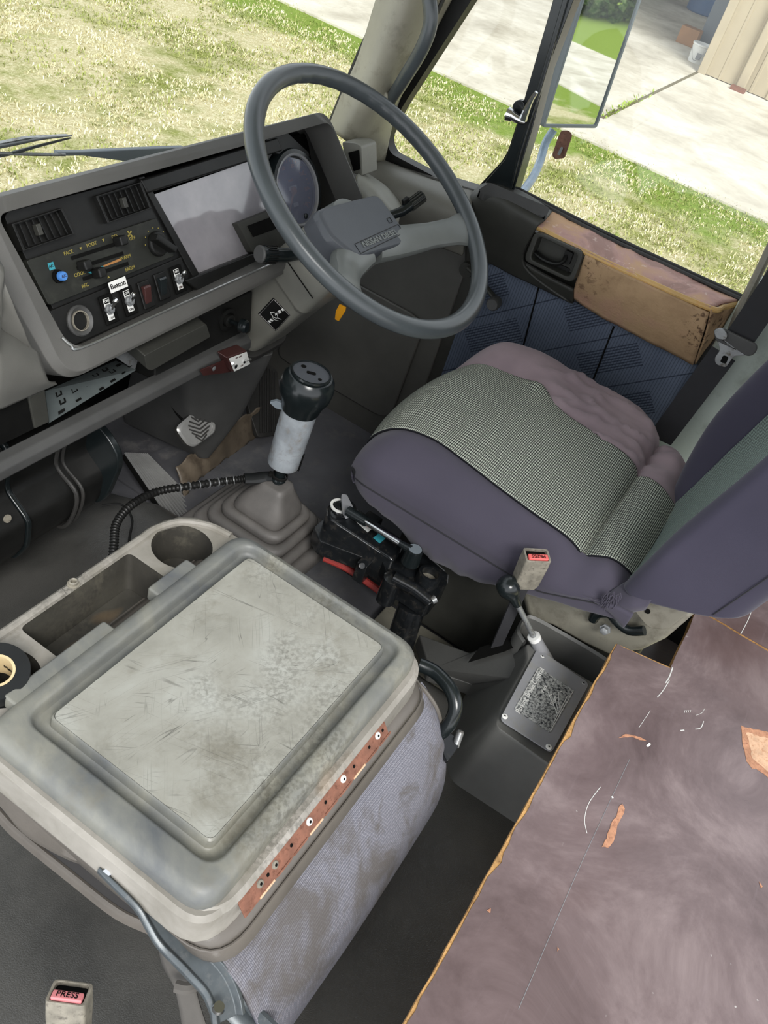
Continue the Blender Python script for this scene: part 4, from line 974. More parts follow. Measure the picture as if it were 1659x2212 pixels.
for x, y, t in ((508, 791, (502, 785)), (527, 780, (541, 776))):
    p = UY(x, y, .659); MB().tube([p, UY(t[0], t[1], .64)], [.0012, .0022], 8, smooth=False).lathe([(.004, -.001), (.004, .002)], p, n_, 6).build('toggle', 'chrome', sb)
text('face_lettering', 'ON  OFF', .004, c_ + n_ * .0018 + (q[0] - q[3]) * .3, q[1] - q[0], q[0] - q[3], 'maroon', sb)
text('face_lettering', 'ON', .004, c_ + n_ * .0018 - (q[0] - q[3]) * .28, q[1] - q[0], q[0] - q[3], 'maroon', sb)
# ================================================================== FOOTWELL
bp = thing('brake_pedal', V((1.1, .8, .15)), 'brake pedal with chevron rubber pad in a bright metal rim', 'pedal')
cpx = [UZ(x, y, .16) for x, y in [(376, 923), (416, 890), (464, 910), (466, 938), (418, 966), (392, 950)]]
nP = (cpx[1] - cpx[0]).cross(cpx[4] - cpx[0]).normalized()
pz = [(375, 922), (420, 889), (466, 915), (463, 938), (420, 966), (405, 964)]
pp = [UP(x, y, V((1.06, .77, .24)), V((-.15, -.75, .65))) for x, y in [(377, 925), (418, 890), (450, 896), (467, 915), (465, 934), (420, 966), (404, 962)]]
nP = V((-.15, -.75, .65)).normalized(); pr_ = rpoly(pp, .012, 4); pc = sum(pp, V()) / 7
MB().prism([p - nP * .012 for p in pr_], nP * .012).build('pad', 'rubber', bp, .002)
pi_ = [pc + (p - pc) * .9 for p in pr_]; pj = [pc + (p - pc) * .78 for p in pr_]
MB().loft([[p + nP * .0 for p in pr_], [p + nP * .003 for p in pi_], [p + nP * .003 for p in pj], [p for p in pj]]).build('metal_rim', 'rib_alu', bp)
MB().prism([p - nP * .001 for p in pj], nP * .002).build('pad_face', 'rib_alu', bp)
ch = MB(); e1 = (pp[1] - pp[0]).normalized(); e2 = nP.cross(e1).normalized(); L1 = (pp[3] - pp[0]).length
e1 = (UP(465, 915, pc, nP) - UP(380, 930, pc, nP)).normalized(); e2 = nP.cross(e1).normalized()
for k in range(-3, 3):
    o_ = pc + e2 * (k * .0072 - .002) + nP * .003
    w_ = [.012, .018, .022, .022, .019, .013][k + 3]
    for s_ in (-1, 1):
        ch.prism([o_ + e1 * 0, o_ + e1 * w_ * s_ + e2 * .010, o_ + e1 * w_ * s_ + e2 * .0125, o_ + e2 * .0028], nP * .0022)
ch.build('chevrons', 'rubber', bp)
MB().tube([pc - nP * .01, pc - nP * .05 + V((0, .05, .06)), V((pc.x, .97, .42))], .008, 8).build('pedal_arm', 'black_matte', bp)
ap = thing('accelerator_pedal', V((1.3, .85, .1)), 'long ribbed black accelerator pedal right of the steering column', 'pedal')
aq = [UP(x, y, V((1.3, .84, .2)), V((-.1, -.8, .6))) for x, y in [(556, 862), (585, 845), (612, 905), (600, 940), (572, 945)]]
aq = [UP(x, y, V((1.28, .82, .2)), V((-.1, -.75, .65))) for x, y in [(536, 880), (556, 770), (600, 800), (612, 905), (598, 940), (558, 946)]]
na = V((-.1, -.75, .65)).normalized()
MB().prism(rpoly(aq, .01), -na * .012).build('pad', 'rubber', ap, .002)
rb_ = MB()
for i in range(7):
    s_ = (i + .8) / 8; a_ = aq[1].lerp(aq[2], s_) + na * .0008; b_ = aq[5].lerp(aq[4], s_) + na * .0008; a_ = a_.lerp(b_, .06); b_ = b_.lerp(a_, .06); rb_.tube([a_, b_], .0016, 6, smooth=False)
rb_.build('ribs', 'black_plastic', ap)
# ribbed foot plate beside the engine cover
fp = [UP(x, y, V((.98, .78, .13)), V((.35, -.3, .9))) for x, y in [(268, 980), (318, 982), (455, 1118), (375, 1140)]]
fpn = (fp[1] - fp[0]).cross(fp[3] - fp[0]).normalized(); fpn = fpn if fpn.z > 0 else -fpn
rk = thing('foot_plate', fp[2], 'long ribbed metal foot plate beside the gear lever gaiter', 'foot plate')
MB().prism(fp, -fpn * .01).build('plate', 'black_matte', rk, .001)
rb_ = MB()
for i in range(12):
    s_ = (i + .5) / 12; rb_.tube([fp[0].lerp(fp[1], s_) + fpn * .0015, fp[3].lerp(fp[2], s_) + fpn * .0015], .0026, 6, smooth=False)
rb_.build('ribs', 'rib_alu', rk)
# crumpled brown floor lining at the toe board
rows = [[UZ(600, 860, .16), UZ(560, 880, .17), UZ(500, 915, .17), UZ(440, 960, .16), UZ(380, 1010, .15)],
        [UZ(600, 905, .105), UZ(560, 940, .105), UZ(500, 985, .105), UZ(440, 1030, .105), UZ(400, 1075, .105)]]
lnr = patch('floor_liner', rows, 'liner_brown', None, 10, 10, .003, disp=lambda p, u, v: p + V((0, 0, .010 * noise.noise(p * 20) + .004 * math.sin(p.x * 150 + p.y * 60))))
tag(lnr, 'creased grey-brown floor liner at the toe of the footwell', 'floor liner')
# black floor mat with grey scuffs
tag(MB().prism(rpoly([V((.975, .9, .101)), V((1.46, .8, .101)), V((1.46, .1, .101)), V((.975, .1, .101))], .03), (0, 0, .004)).build('floor_mat', 'vinyl_floor'), 'worn black rubber floor mat under the driver seat', 'floor mat')
# ================================================================== HEATER UNIT UNDER THE DASH
hu = thing('heater_unit', V((.7, .78, .25)), 'black plastic heater housing with a strap slung below the dashboard', 'heater')
hpx = [UX(x, y, .79) for x, y in [(200, 880), (205, 905), (194, 962), (234, 1020), (226, 1068), (200, 1092)]]
def hsec(x, k=1.0):
    pr_ = [(p.y, p.z) for p in hpx] + [(hpx[-1].y + .12, hpx[-1].z), (hpx[-1].y + .14, .43)]
    cy, cz = hpx[3].y + .05, hpx[3].z
    return [V((x, cy + (y_ - cy) * k, cz + (z_ - cz) * k)) for y_, z_ in pr_]
MB().loft([rpoly(hsec(.30, 1.05), .012, 4), rpoly(hsec(.632, 1.05), .012, 4)]).build('side_housing', 'black_plastic', hu, .002)
MB().loft([rpoly(hsec(.632, 1.12), .012, 4), rpoly(hsec(.640, 1.12), .012, 4)]).build('flange', 'black_gloss', hu, .002)
MB().loft([rpoly(hsec(.64, 1), .012, 4), rpoly(hsec(.786, 1), .012, 4), rpoly(hsec(.79, .97), .012, 4)]).build('main_housing', 'black_plastic', hu, .002)
MB().prism(rpoly([UX(x, y, .792) for x, y in [(200, 890), (240, 930), (266, 975), (268, 1005), (240, 1070), (215, 1085), (170, 1000)]], .02, 5), (-.012, .0, 0)).build('blower_end', 'black_gloss', hu, .002)
for x_ in (.63,):
    MB().lathe([(.006, 0), (.006, .002)], UX(15, 1120, .6), (0, -1, .3), 12).build('screw', 'buckle', hu)
MB().lathe([(.006, 0), (.006, .003), (.003, .003)], UX(252, 988, .797), (.6, -.8, .3), 12).build('rivet', 'dull_metal', hu)
st_ = [V((.722, p.y - .003, p.z)) for p in hpx] + [V((.722, hpx[-1].y + .05, hpx[-1].z - .006))]
MB().tube(st_, .0035, 8).build('strap', 'rubber', hu)
MB().tube([p + V((.012, 0, 0)) for p in st_], .003, 8).build('strap', 'rubber', hu)
# ================================================================== GEAR LEVER
GB = V((.945, .535, .2))
boot = thing('gear_gaiter', GB, 'grey ribbed rubber gaiter around the foot of the gear lever', 'gaiter')
GT = UX(600, 1042, .945)
def bsec(k, w, h, r):
    c_ = GB.lerp(V((GT.x, GT.y, GB.z)), k); c_.z = h
    return rpoly([c_ + V((-w, -w * 1.12, 0)), c_ + V((w, -w * 1.12, 0)), c_ + V((w, w * 1.12, 0)), c_ + V((-w, w * 1.12, 0))], r, 6)
ht = GT.z; bz = .2; secs = []
spec = [(.104, 0, .02), (.106, .03, .02), (.105, .062, .024), (.100, .072, .026), (.092, .076, .026), (.086, .070, .022), (.0885, .086, .026), (.088, .098, .026), (.082, .106, .026), (.075, .107, .025), (.0705, .100, .02),
        (.074, .118, .026), (.073, .130, .026), (.067, .137, .025), (.061, .138, .022), (.057, .131, .02), (.060, .149, .024), (.059, .160, .024), (.053, .167, .022), (.048, .168, .02), (.0445, .162, .016), (.0455, .176, .02), (.043, .195, .02), (.034, .225, .016), (.025, .255, .012), (.0215, .272, .010), (.017, .275, .009)]
H_ = ht - bz; mz = .275
for w_, h_, r_2 in spec:
    k = h_ / mz; secs.append(bsec(k, w_ * .92, bz + h_ / mz * H_, r_2 * 1.2))
MB().loft(secs).build('bellows', 'boot_rubber', boot, ang=60)
bs = bsec(0, .100, .2, .02)
gl = thing('gear_lever', GT, 'gear lever with silver sleeve and glossy black knob standing in the gaiter', 'gear lever')
K0 = UX(612, 1000, .95); K1 = UX(650, 878, .953); K2 = UX(671, 815, .955)
axg = (K1 - K0).normalized()
MB().tube([GT - axg * .02, K0 + axg * .02], .0085, 16, smooth=False).lathe([(.0115, 0), (.0115, .003), (.0095, .006)], GT + axg * .006, axg, 16).build('shaft', 'black_gloss', gl)
rS = .0268
MB().lathe([(rS * .88, 0), (rS * .93, 0), (rS * .95, .002), (rS, (K1 - K0).length * .95), (rS * .98, (K1 - K0).length)], K0, axg, 32).build('sleeve', 'sleeve', gl)
side = CX - axg * CX.dot(axg); side.normalize(); tocam = (CP - K0).normalized(); tocam = (tocam - axg * tocam.dot(axg)).normalized()
sr = (side * .93 + tocam * .3).normalized(); MB().box(K0 + sr * rS * .96 + axg * .016, (.003, .004, .034), (axg.cross(sr), sr, axg)).build('sleeve_slot', 'black_matte', gl)
kb0 = K1 - axg * .006; kl = (K2 - kb0).length
kn = MB().lathe([(rS * 1.04, 0), (rS * 1.1, .004), (rS * 1.2, kl * .28), (rS * 1.44, kl * .5), (rS * 1.5, kl * .75), (rS * 1.40, kl * .98), (rS * 1.22, kl * 1.08), (rS * 1.0, kl * 1.1)], kb0, axg, 40).build('knob', 'black_gloss', gl)
kt_ = kb0 + axg * (kl * 1.1 + .0004)
u1 = side; u2 = axg.cross(side).normalized()
if u2.dot(tocam) < 0: u2 = -u2
MB().lathe([(rS * 1.02, -.001), (rS * 1.02, .0006)], kt_, axg, 36).build('knob_plate', 'horn_pad', kn)
MB().lathe([(rS * 1.12, 0), (rS * 1.1, .003), (rS * 1.02, .003), (rS * 1.02, 0)], kt_, axg, 36, cap=False).build('knob_ring', 'black_gloss', kn)
for a_, b_, w_ in ((-.45, -.45, .004), (0, 0, .0), (.5, .4, .003)):
    p = kt_ + axg * .0009 + u1 * rS * a_ - u2 * rS * b_ * -1
    if w_: MB().lathe([(w_, 0), (w_, .0004)], p, axg, 16).build('hole', 'black_matte', kn)
    else: MB().prism(rpoly([p + u1 * x_ + u2 * y_ for x_, y_ in [(-.007, -.0035), (.007, -.0035), (.007, .0035), (-.007, .0035)]], .0032), axg * .0004).build('hole', 'black_matte', kn)
tg_ = K1 - axg * .004 - side * rS
MB().prism(rpoly([tg_ + side * .004 + axg * .004, tg_ - side * .01 + axg * .007, tg_ - side * .019 + axg * .001, tg_ - side * .008 - axg * .006, tg_ + side * .004 - axg * .006], .002), tocam * .007).build('range_trigger', 'grey_steel', gl, .001)
# corrugated wiring conduit
cpt = [UX(236, 1290, .60), UX(242, 1235, .63), UX(246, 1178, .66), UX(252, 1130, .69), UX(285, 1090, .73), UX(340, 1062, .79), UX(410, 1050, .84), UX(480, 1040, .89), UX(530, 1034, .915)]
cond = thing('wiring_conduit', cpt[0], 'black corrugated wiring conduit arching over the foot plate to the gear lever', 'cable')
C_ = crom(cpt, 24); secs = []; u = None
for i, p in enumerate(C_):
    d = (C_[min(i + 1, len(C_) - 1)] - C_[max(i - 1, 0)]).normalized()
    if u is None: u = perp(d)[0]
    u = (u - d * u.dot(d)).normalized(); w_ = d.cross(u)
    rr_ = .0052 if i % 3 else .0066
    secs.append([p + u * rr_ * math.cos(t_) + w_ * rr_ * math.sin(t_) for t_ in [2 * math.pi * j / 10 for j in range(10)]])
MB().loft(secs).build('conduit', 'black_plastic', cond, ang=60)
cl_ = MB()
for k in range(7):
    p = C_[len(C_) - 57 + k * 7]; q_ = C_[len(C_) - 56 + k * 7]; d = (q_ - p).normalized(); cl_.lathe([(.0071, 0), (.0071, .0015)], p, d, 12)
cl_.build('tape_wrap', 'dull_metal', cond)
MB().tube([C_[-3], UX(548, 1034, .925), UX(575, 1030, .94), UX(596, 1028, .945)], [.010, .011, .008], 10, flat=.7).build('black_tape', 'tape_black', cond)
MB().lathe([(.011, 0), (.013, .001), (.013, .004), (.011, .005)], GT + axg * .012, axg, 18, cap=False).box(GT + axg * .014 - side * .014, (.006, .007, .006), (side, axg.cross(side), axg)).build('cable_tie', 'black_plastic', cond)
MB().tube([UZ(220, 1092, .215), UZ(262, 1090, .22), UZ(285, 1120, .22), UZ(280, 1160, .215), UZ(275, 1200, .21)], .002, 8).build('thin_cable', 'black_plastic', cond)
# ================================================================== FOLDED CENTRE SEAT WITH TRAY
cs = thing('folding_centre_seat', V((.49, .27, .2)), 'folded centre seat with scratched grey tray lid, cup holders and cloth squab', 'seat')
def cut(base, cutters):
    for c in cutters:
        md = base.modifiers.new('cut', 'BOOLEAN'); md.object = c; md.operation = 'DIFFERENCE'; md.solver = 'EXACT'; md.material_mode = 'TRANSFER'
    bpy.context.view_layer.update()
    dg = bpy.context.evaluated_depsgraph_get(); me = bpy.data.meshes.new_from_object(base.evaluated_get(dg))
    base.modifiers.clear(); old = base.data; base.data = me
    for c in cutters: bpy.data.objects.remove(c)
    me.name = base.name
    for p in me.polygons: p.use_smooth = True
    me.set_sharp_from_angle(angle=math.radians(35))
def rect(x0, x1, y0, y1, z, r, n=6): return rpoly([V((x0, y0, z)), V((x1, y0, z)), V((x1, y1, z)), V((x0, y1, z))], r, n)
rr4 = [.04, .04, .07, .07]
tb = MB().loft([rect(.300, .690, .13, .492, .412, rr4), rect(.298, .693, .125, .500, .440, rr4), rect(.300, .691, .127, .500, .472, rr4), rect(.305, .686, .132, .495, .477, rr4)]).build('tray_shell', 'tray_plastic', None, 0)
cs_ = []
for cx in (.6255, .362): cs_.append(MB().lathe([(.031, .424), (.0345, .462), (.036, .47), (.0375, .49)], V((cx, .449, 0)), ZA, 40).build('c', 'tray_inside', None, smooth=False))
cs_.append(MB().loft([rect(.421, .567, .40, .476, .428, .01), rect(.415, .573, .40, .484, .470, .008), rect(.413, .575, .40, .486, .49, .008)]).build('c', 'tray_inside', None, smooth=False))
cut(tb, cs_); setpar(tb, cs)
# raised front lip with notch
def lipseg(x0, x1, name='front_lip'):
    xs = [x0 + (x1 - x0) * i / 8 for i in range(9)]
    MB().tube([V((x_, .4905, .477)) for x_ in xs], .0055, 10, smooth=False).build(name, 'tray_plastic', cs)
lipseg(.35, .478); lipseg(.512, .60)
MB().tube([V((.60, .4905, .477)), V((.625, .4905, .477)), V((.655, .478, .477)), V((.676, .45, .477)), V((.682, .42, .477))], .0052, 10).build('front_lip', 'tray_plastic', cs)
MB().lathe([(.007, 0), (.007, .004), (.0052, .0045), (.0052, .008), (.004, .009), (.0028, .008), (.0025, .004)], V((.495, .492, .474)), ZA, 24).build('screw', 'buckle', cs)
# floor of the wells, darker with grime
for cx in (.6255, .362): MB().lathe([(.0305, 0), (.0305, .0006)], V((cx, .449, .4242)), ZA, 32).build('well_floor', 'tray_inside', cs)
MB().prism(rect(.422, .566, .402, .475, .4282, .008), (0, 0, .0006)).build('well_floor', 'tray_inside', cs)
# lid
def lrect(k, z, r): return rect(.302 + k, .684 - k, .138 + k, .410 - k, z, r, 7)
gx = (.350, .651, .175, .371)
def grect(k, z, r): return rect(gx[0] - k, gx[1] + k, gx[2] - k, gx[3] + k, z, r, 7)
lid = MB().loft([lrect(.002, .474, .03), lrect(0, .478, .03), lrect(.001, .490, .028), lrect(.003, .4945, .028), lrect(.006, .4980, .026), lrect(.011, .500, .024), grect(.0205, .501, .022), grect(.0185, .5002, .021), grect(.0165, .4975, .02), grect(.0155, .492, .019), grect(.0135, .4885, .018), grect(.0095, .4872, .014), grect(.0045, .4872, .011), grect(.0025, .4885, .009), grect(.0012, .4985, .008), grect(-.0005, .5003, .008)], cap1=False)
lid.build('lid', 'lid_rim', cs, ang=40)
MB().prism(grect(-.0009, .4985, .008), (0, 0, .002)).build('lid_panel', 'lid_panel', cs)
# lid tabs over the bin
MB().prism(rect(.535, .600, .403, .4225, .476, .004), (0, 0, .0195)).build('lid_tab', 'lid_rim', cs, .003)
MB().prism(rect(.34, .470, .403, .4225, .476, .004), (0, 0, .0195)).build('lid_tab', 'lid_rim', cs, .003)
MB().loft([lrect(-.006, .468, .034), lrect(-.0075, .472, .034), lrect(-.003, .4755, .03)]).build('tray_flange', 'tray_plastic', cs)
MB().loft([rect(.291, .695, .126, .42, .440, .04), rect(.292, .694, .127, .42, .446, .04), rect(.295, .691, .130, .42, .471, .036)]).build('tray_skirt', 'tray_plastic', cs, .002)
# rusty hinge strip along the rear edge
h0 = UY(551, 1868, .1235); h1 = UY(880, 1461, .1235); zc = (h0.z + h1.z) / 2
HV = V((0, .6, .8)); HN = V((0, -.8, .6)); HC = V((0, .1225, .4635))
hs = MB().box(V(((h0.x + h1.x) / 2, HC.y, HC.z)), (h1.x - h0.x, .002, .0195), (XA, HN, HV)).build('hinge_strip', 'rust', cs, .0004)
for k in range(9):
    x_ = h0.x + (h1.x - h0.x) * (.08 + .105 * k)
    MB().box(V((x_ + .012, HC.y, HC.z)) - HV * .0085 + HN * .0014, (.022, .0008, .0022), (XA, HN, HV)).build('knuckle', 'bare_wood' if k % 3 == 0 else 'rust', hs)
for s_ in (.11, .2, .42, .66, .93):
    p = V((h0.x + (h1.x - h0.x) * s_, HC.y, HC.z)) + HV * .003 + HN * .001; MB().lathe([(.0042, 0), (.0038, .0012), (.0025, .0014)], p, HN, 18).build('washer_screw', 'buckle' if s_ < .3 else 'white', hs); MB().lathe([(.0015, 0), (.0015, .0003)], p + HN * .0016, HN, 10).build('screw_slot', 'black_matte', hs)
for s_ in (.155, .3, .53, .74, .86, .97):
    p = V((h0.x + (h1.x - h0.x) * s_, HC.y, HC.z)) + HV * .002 + HN * .001; MB().lathe([(.0019, 0), (.0019, .0004)], p, HN, 12).build('hole', 'black_matte', hs)
# vinyl-trimmed backrest under the tray
rowsb = [rect(.30, .69, .126, .44, .439, .04, 8), rect(.298, .700, .114, .45, .428, .045, 8), rect(.300, .706, .106, .45, .410, .045, 8), rect(.304, .708, .110, .45, .392, .045, 8), rect(.32, .69, .13, .45, .380, .045, 8)]
MB().loft([[p + V((0, .003 * noise.noise(p * 30), .004 * noise.noise(p * 26))) for p in q] for q in rowsb]).build('backrest_trim', 'vinyl_skirt', cs, ang=70)
MB().tube(rect(.297, .701, .112, .45, .4285, .045, 8), .0014, 6, smooth=False, closed=True).build('piping', 'vinyl_skirt', cs)
# cloth squab: roll of cloth running across
cr_rows = []
prf = [(.125, .40), (.105, .392), (.082, .376), (.062, .350), (.046, .318), (.038, .285), (.036, .25), (.045, .215)]
prf = [(.135, .40), (.116, .394), (.092, .380), (.070, .353), (.052, .320), (.041, .285), (.038, .25), (.045, .215)]
def crow(x_, k, dz=0): return [V((x_, .13 + (y_ - .13) * k, .2 + (z_ - .2) * (1 + dz))) for y_, z_ in prf]
cr_rows = [crow(.315, .97), crow(.40, 1), crow(.5, 1.02), crow(.64, 1), crow(.690, .97), crow(.712, .85), crow(.724, .55)]
patch('squab_cloth', cr_rows, 'blue_cloth', cs, 6, 5, .004, disp=lambda p, u, v: p + V((0, 0, .003 * noise.noise(p * 14))))
MB().tube(crow(.7175, .80), .0028, 8).build('cloth_piping', 'vinyl_skirt', cs)
# squab body and left border
sq = rpoly([V((.315, .12, .0)), V((.70, .12, 0)), V((.70, .46, 0)), V((.322, .46, 0)), V((.300, .30, 0))], .03, 6)
sqc = V((.56, .28, 0))
MB().loft([[sqc + (p - sqc) * .62 + V((0, 0, .20)) for p in sq], [sqc + (p - sqc) * .74 + V((0, 0, .29)) for p in sq], [sqc + (p - sqc) * .92 + V((0, 0, .322)) for p in sq]]).build('squab', 'vinyl_skirt', cs, .004)
edge = [UZ(-60, 1690, .335), UZ(0, 1762, .335), UZ(42, 1804, .335), UZ(156, 1896, .335), UZ(253, 1971, .335), UZ(337, 2011, .335), UZ(420, 2060, .335)]
C_ = crom(edge, 5)
MB().tube([p + V((.002, 0, 0)) for p in C_], .0035, 8, smooth=False).build('border_piping', 'vinyl_skirt', cs)
lo = [p + V((-.003, 0, -.009)) for p in C_]; lo2 = [p + V((.004, 0.002, -.022)) for p in C_]
MB().loft([C_, lo, lo2], closed=False).build('border', 'vinyl_skirt', cs)
MB().loft([[p + V((.0, 0, .001)) for p in C_], [p + V((.03, .02, .008)) for p in C_], [p + V((.08, .05, .01)) for p in C_]], closed=False).build('squab_top', 'grey_cloth', cs)
bulge = [UZ(-60, 1690, .375), UZ(0, 1742, .375), UZ(45, 1796, .372), UZ(97, 1832, .37), UZ(169, 1866, .37), UZ(225, 1868, .375), UZ(300, 1925, .385)]
bl_ = crom(bulge, 6); MB().loft([[V((p.x * .3 + .298 * .7 + .01, p.y, .445)) for p in bl_], [p.lerp(V((.30, p.y, .43)), .5) - V((.006, 0, 0)) for p in bl_], bl_, [p + V((.02, .015, -.012)) for p in bl_], [p + V((.06, .04, -.02)) for p in bl_]], closed=False).build('backrest_bulge', 'vinyl_skirt', cs)
# steel hinge arm
arm = [UZ(230, 1866, .445), UZ(272, 1902, .445), UZ(318, 1945, .44), UZ(345, 1985, .43), UZ(372, 2025, .42), UZ(420, 2075, .40), UZ(462, 2120, .385), UZ(484, 2165, .37), UZ(492, 2200, .36)]
ha = MB(); C_ = crom(arm, 5); secs = []
for i, p in enumerate(C_):
    d = (C_[min(i + 1, len(C_) - 1)] - C_[max(i - 1, 0)]).normalized(); w_ = ZA.cross(d).normalized(); up_ = d.cross(w_)
    k = i / (len(C_) - 1); hw = .0115 + .003 * math.sin(k * 3.1) + .004 * k
    secs.append([p + w_ * a_ * hw + up_ * b_ for a_, b_ in [(-1, .0), (-1, .006), (-.75, .008), (-.5, .002), (.5, .002), (.75, .008), (1, .006), (1, .0)]])
ha.loft(secs); ha.build('hinge_arm', 'arm_steel', cs, .001)
MB().lathe([(.007, 0), (.007, .004), (.004, .006)], UZ(238, 1880, .449), ZA, 6).build('hinge_nut', 'chrome', cs)
MB().lathe([(.006, 0), (.005, .004)], UZ(472, 2178, .385), ZA, 16).build('pivot', 'chrome', cs)
MB().tube([UZ(472, 2150, .35), UZ(510, 2185, .34), UZ(560, 2240, .33)], [.01, .012], 8, flat=.4).tube([UZ(480, 2120, .35), UZ(530, 2165, .34), UZ(600, 2230, .34)], .006, 8).build('lower_arm', 'arm_steel', cs)
# black release tube on the right
MB().tube([UZ(905, 1435, .40), UZ(940, 1452, .40), UZ(972, 1487, .40), UZ(984, 1525, .39), UZ(972, 1562, .37), UZ(950, 1585, .35)], .0092, 14).build('release_tube', 'black_gloss', cs)
MB().prism(rpoly([UZ(x, y, .34) for x, y in [(905, 1552), (930, 1560), (985, 1590), (992, 1612), (966, 1648), (945, 1600)]], .006), (0, 0, -.006)).build('hinge_plate', 'cast_black', cs, .001)
MB().lathe([(.005, -.008), (.005, .012), (.0035, .014)], UZ(988, 1600, .34), (.6, .2, .7), 16).build('pivot_pin', 'dull_metal', cs)
MB().tube([UZ(925, 1525, .37), UZ(948, 1548, .365), UZ(940, 1575, .355), UZ(915, 1560, .36)], .0035, 8).build('wire_clip', 'dull_metal', cs)
# electrical tape roll standing in the left cup
tc = UZ(-8, 1456, .492)
tr_ = thing('tape_roll', tc, 'black electrical tape roll on a cream core in the left cup holder', 'tape')
td = V((-.12, -.12, 1)).normalized()
MB().lathe([(.0175, -.026), (.031, -.026), (.0315, -.024), (.0315, .006), (.031, .007), (.0175, .007), (.0175, -.026)], tc, td, 40, cap=False).build('tape_winding', 'tape_black', tr_, ang=50)
core = MB().lathe([(.015, -.026), (.0176, -.026), (.0176, .0076), (.015, .0076), (.015, -.026)], tc, td, 36, cap=False).build('core', 'cream_tape', tr_, ang=50)
e1, e2 = perp(td)
text('core_lettering', 'TAPE', .006, tc + V((.0148, .001, -.008)), (0, 1, 0), td, 'black_matte', tr_, .0002)
# ================================================================== PLYWOOD BOARDS
PZ = .42
def board(pts, name, label):
    t_ = thing(name, V(pts[0]), label, 'board')
    n = len(pts); P = []
    for i in range(n):
        a_, b_ = V(pts[i]), V(pts[(i + 1) % n]); L_ = (b_ - a_).length; k = max(1, int(L_ / .012)) if L_ < .9 else 1
        for j in range(k):
            p = a_.lerp(b_, j / k); w_ = noise.noise(p * 30) * .0016; P.append(p + V((w_ if abs((b_ - a_).normalized().y) > .5 else 0, w_ if abs((b_ - a_).normalized().x) > .5 else 0, 0)))
    MB().prism([p - V((0, 0, .0185)) for p in P], (0, 0, .018)).build('ply_core', 'wood_edge', t_, smooth=False)
    c_ = sum(P, V()) / len(P)
    Pt = []
    for p in P:
        k = .0018 + .006 * max(0, noise.noise(p * 24 + V((3, 1, 2)))) + .004 * max(0, noise.noise(p * 70))
        d = V((0, 0, 0))
        d.y = -k if abs(p.y + .048) < .004 else 0; d.x = (-k if p.x > .9 else k) if abs(p.y + .048) >= .004 and p.y > -.127 else 0
        Pt.append(p + d)
    MB().prism([p - V((0, 0, .0003)) for p in Pt], (0, 0, .0008)).build('veneer', 'plywood', t_, smooth=False)
    return t_
b1 = board([(.20, -.048, PZ), (.958, -.048, PZ), (.968, -.095, PZ), (.975, -.126, PZ), (1.118, -.126, PZ), (1.122, -.7, PZ), (.20, -.7, PZ)], 'plywood_board', 'large dark brown film-faced plywood board with scuffs in the lower right corner')
b2 = board([(1.1225, -.10, PZ), (1.5, -.10, PZ), (1.5, -.7, PZ), (1.1265, -.7, PZ)], 'plywood_board', 'smaller plywood board behind the driver seat, beyond the seam of the large one')
def smear(name, px, mat, par, jag=.006, z=PZ + .0009):
    pts = [UZ(x, y, z) for x, y in px]; out = []
    n = len(pts)
    for i in range(n):
        for j in range(6):
            p = pts[i].lerp(pts[(i + 1) % n], j / 6); out.append(p + V((noise.noise(p * 160), noise.noise(p * 160 + V((9, 9, 9))), 0)) * jag)
    MB().prism(out, (0, 0, .0002)).build(name, mat, par, smooth=False)
smear('bare_patch', [(1612, 1582), (1640, 1590), (1680, 1600), (1700, 1690), (1655, 1665), (1625, 1640)], 'bare_wood', b1, .004)
smear('scrape', [(1343, 1738), (1352, 1745), (1318, 1830), (1304, 1832), (1315, 1790)], 'scrape', b1, .003)
smear('scrape', [(1335, 1594), (1352, 1584), (1382, 1592), (1398, 1602), (1366, 1592)], 'scrape', b1, .002)
def scratch(px, r, par=b1, mat='white_ink'):
    MB().tube([UZ(x, y, PZ + .0008) for x, y in px], r, 5, flat=.3).build('scratch', mat, par)
scratch([(1297, 1700), (1272, 1735), (1263, 1770), (1268, 1800)], .0004)
scratch([(1453, 1442), (1446, 1462), (1438, 1475)], .0009); scratch([(1446, 1470), (1432, 1492), (1420, 1506)], .0006)
scratch([(1405, 1535), (1380, 1572)], .0003); scratch([(1520, 1558), (1514, 1572), (1502, 1575)], .0006); scratch([(1478, 1577), (1470, 1578)], .0008); scratch([(1522, 1531), (1516, 1540), (1504, 1545)], .0003)
for k in range(4): scratch([(1478 + k * 4, 1540), (1480 + k * 4, 1534)], .0003)
scratch([(1398, 1612), (1404, 1606)], .0016); scratch([(1322, 1720), (1324, 1724)], .0011); scratch([(1630, 1290), (1620, 1330), (1600, 1370)], .0006, b2)
scratch([(1360, 1640), (1290, 1790), (1240, 1900), (1180, 2040), (1120, 2180)], .00035, b1, 'plate_grey')
smear('bare_rim', [(1600, 1570), (1640, 1576), (1690, 1590), (1710, 1700), (1655, 1678), (1612, 1650)], 'scrape', b1, .006, PZ + .0007)
for px in ([(1052, 1966), (1060, 1962), (1058, 1972)], [(1204, 2046), (1208, 2050), (1205, 2056)], [(1640, 1905), (1648, 1915), (1643, 1918)]): smear('chip', px, 'scrape', b1, .001)
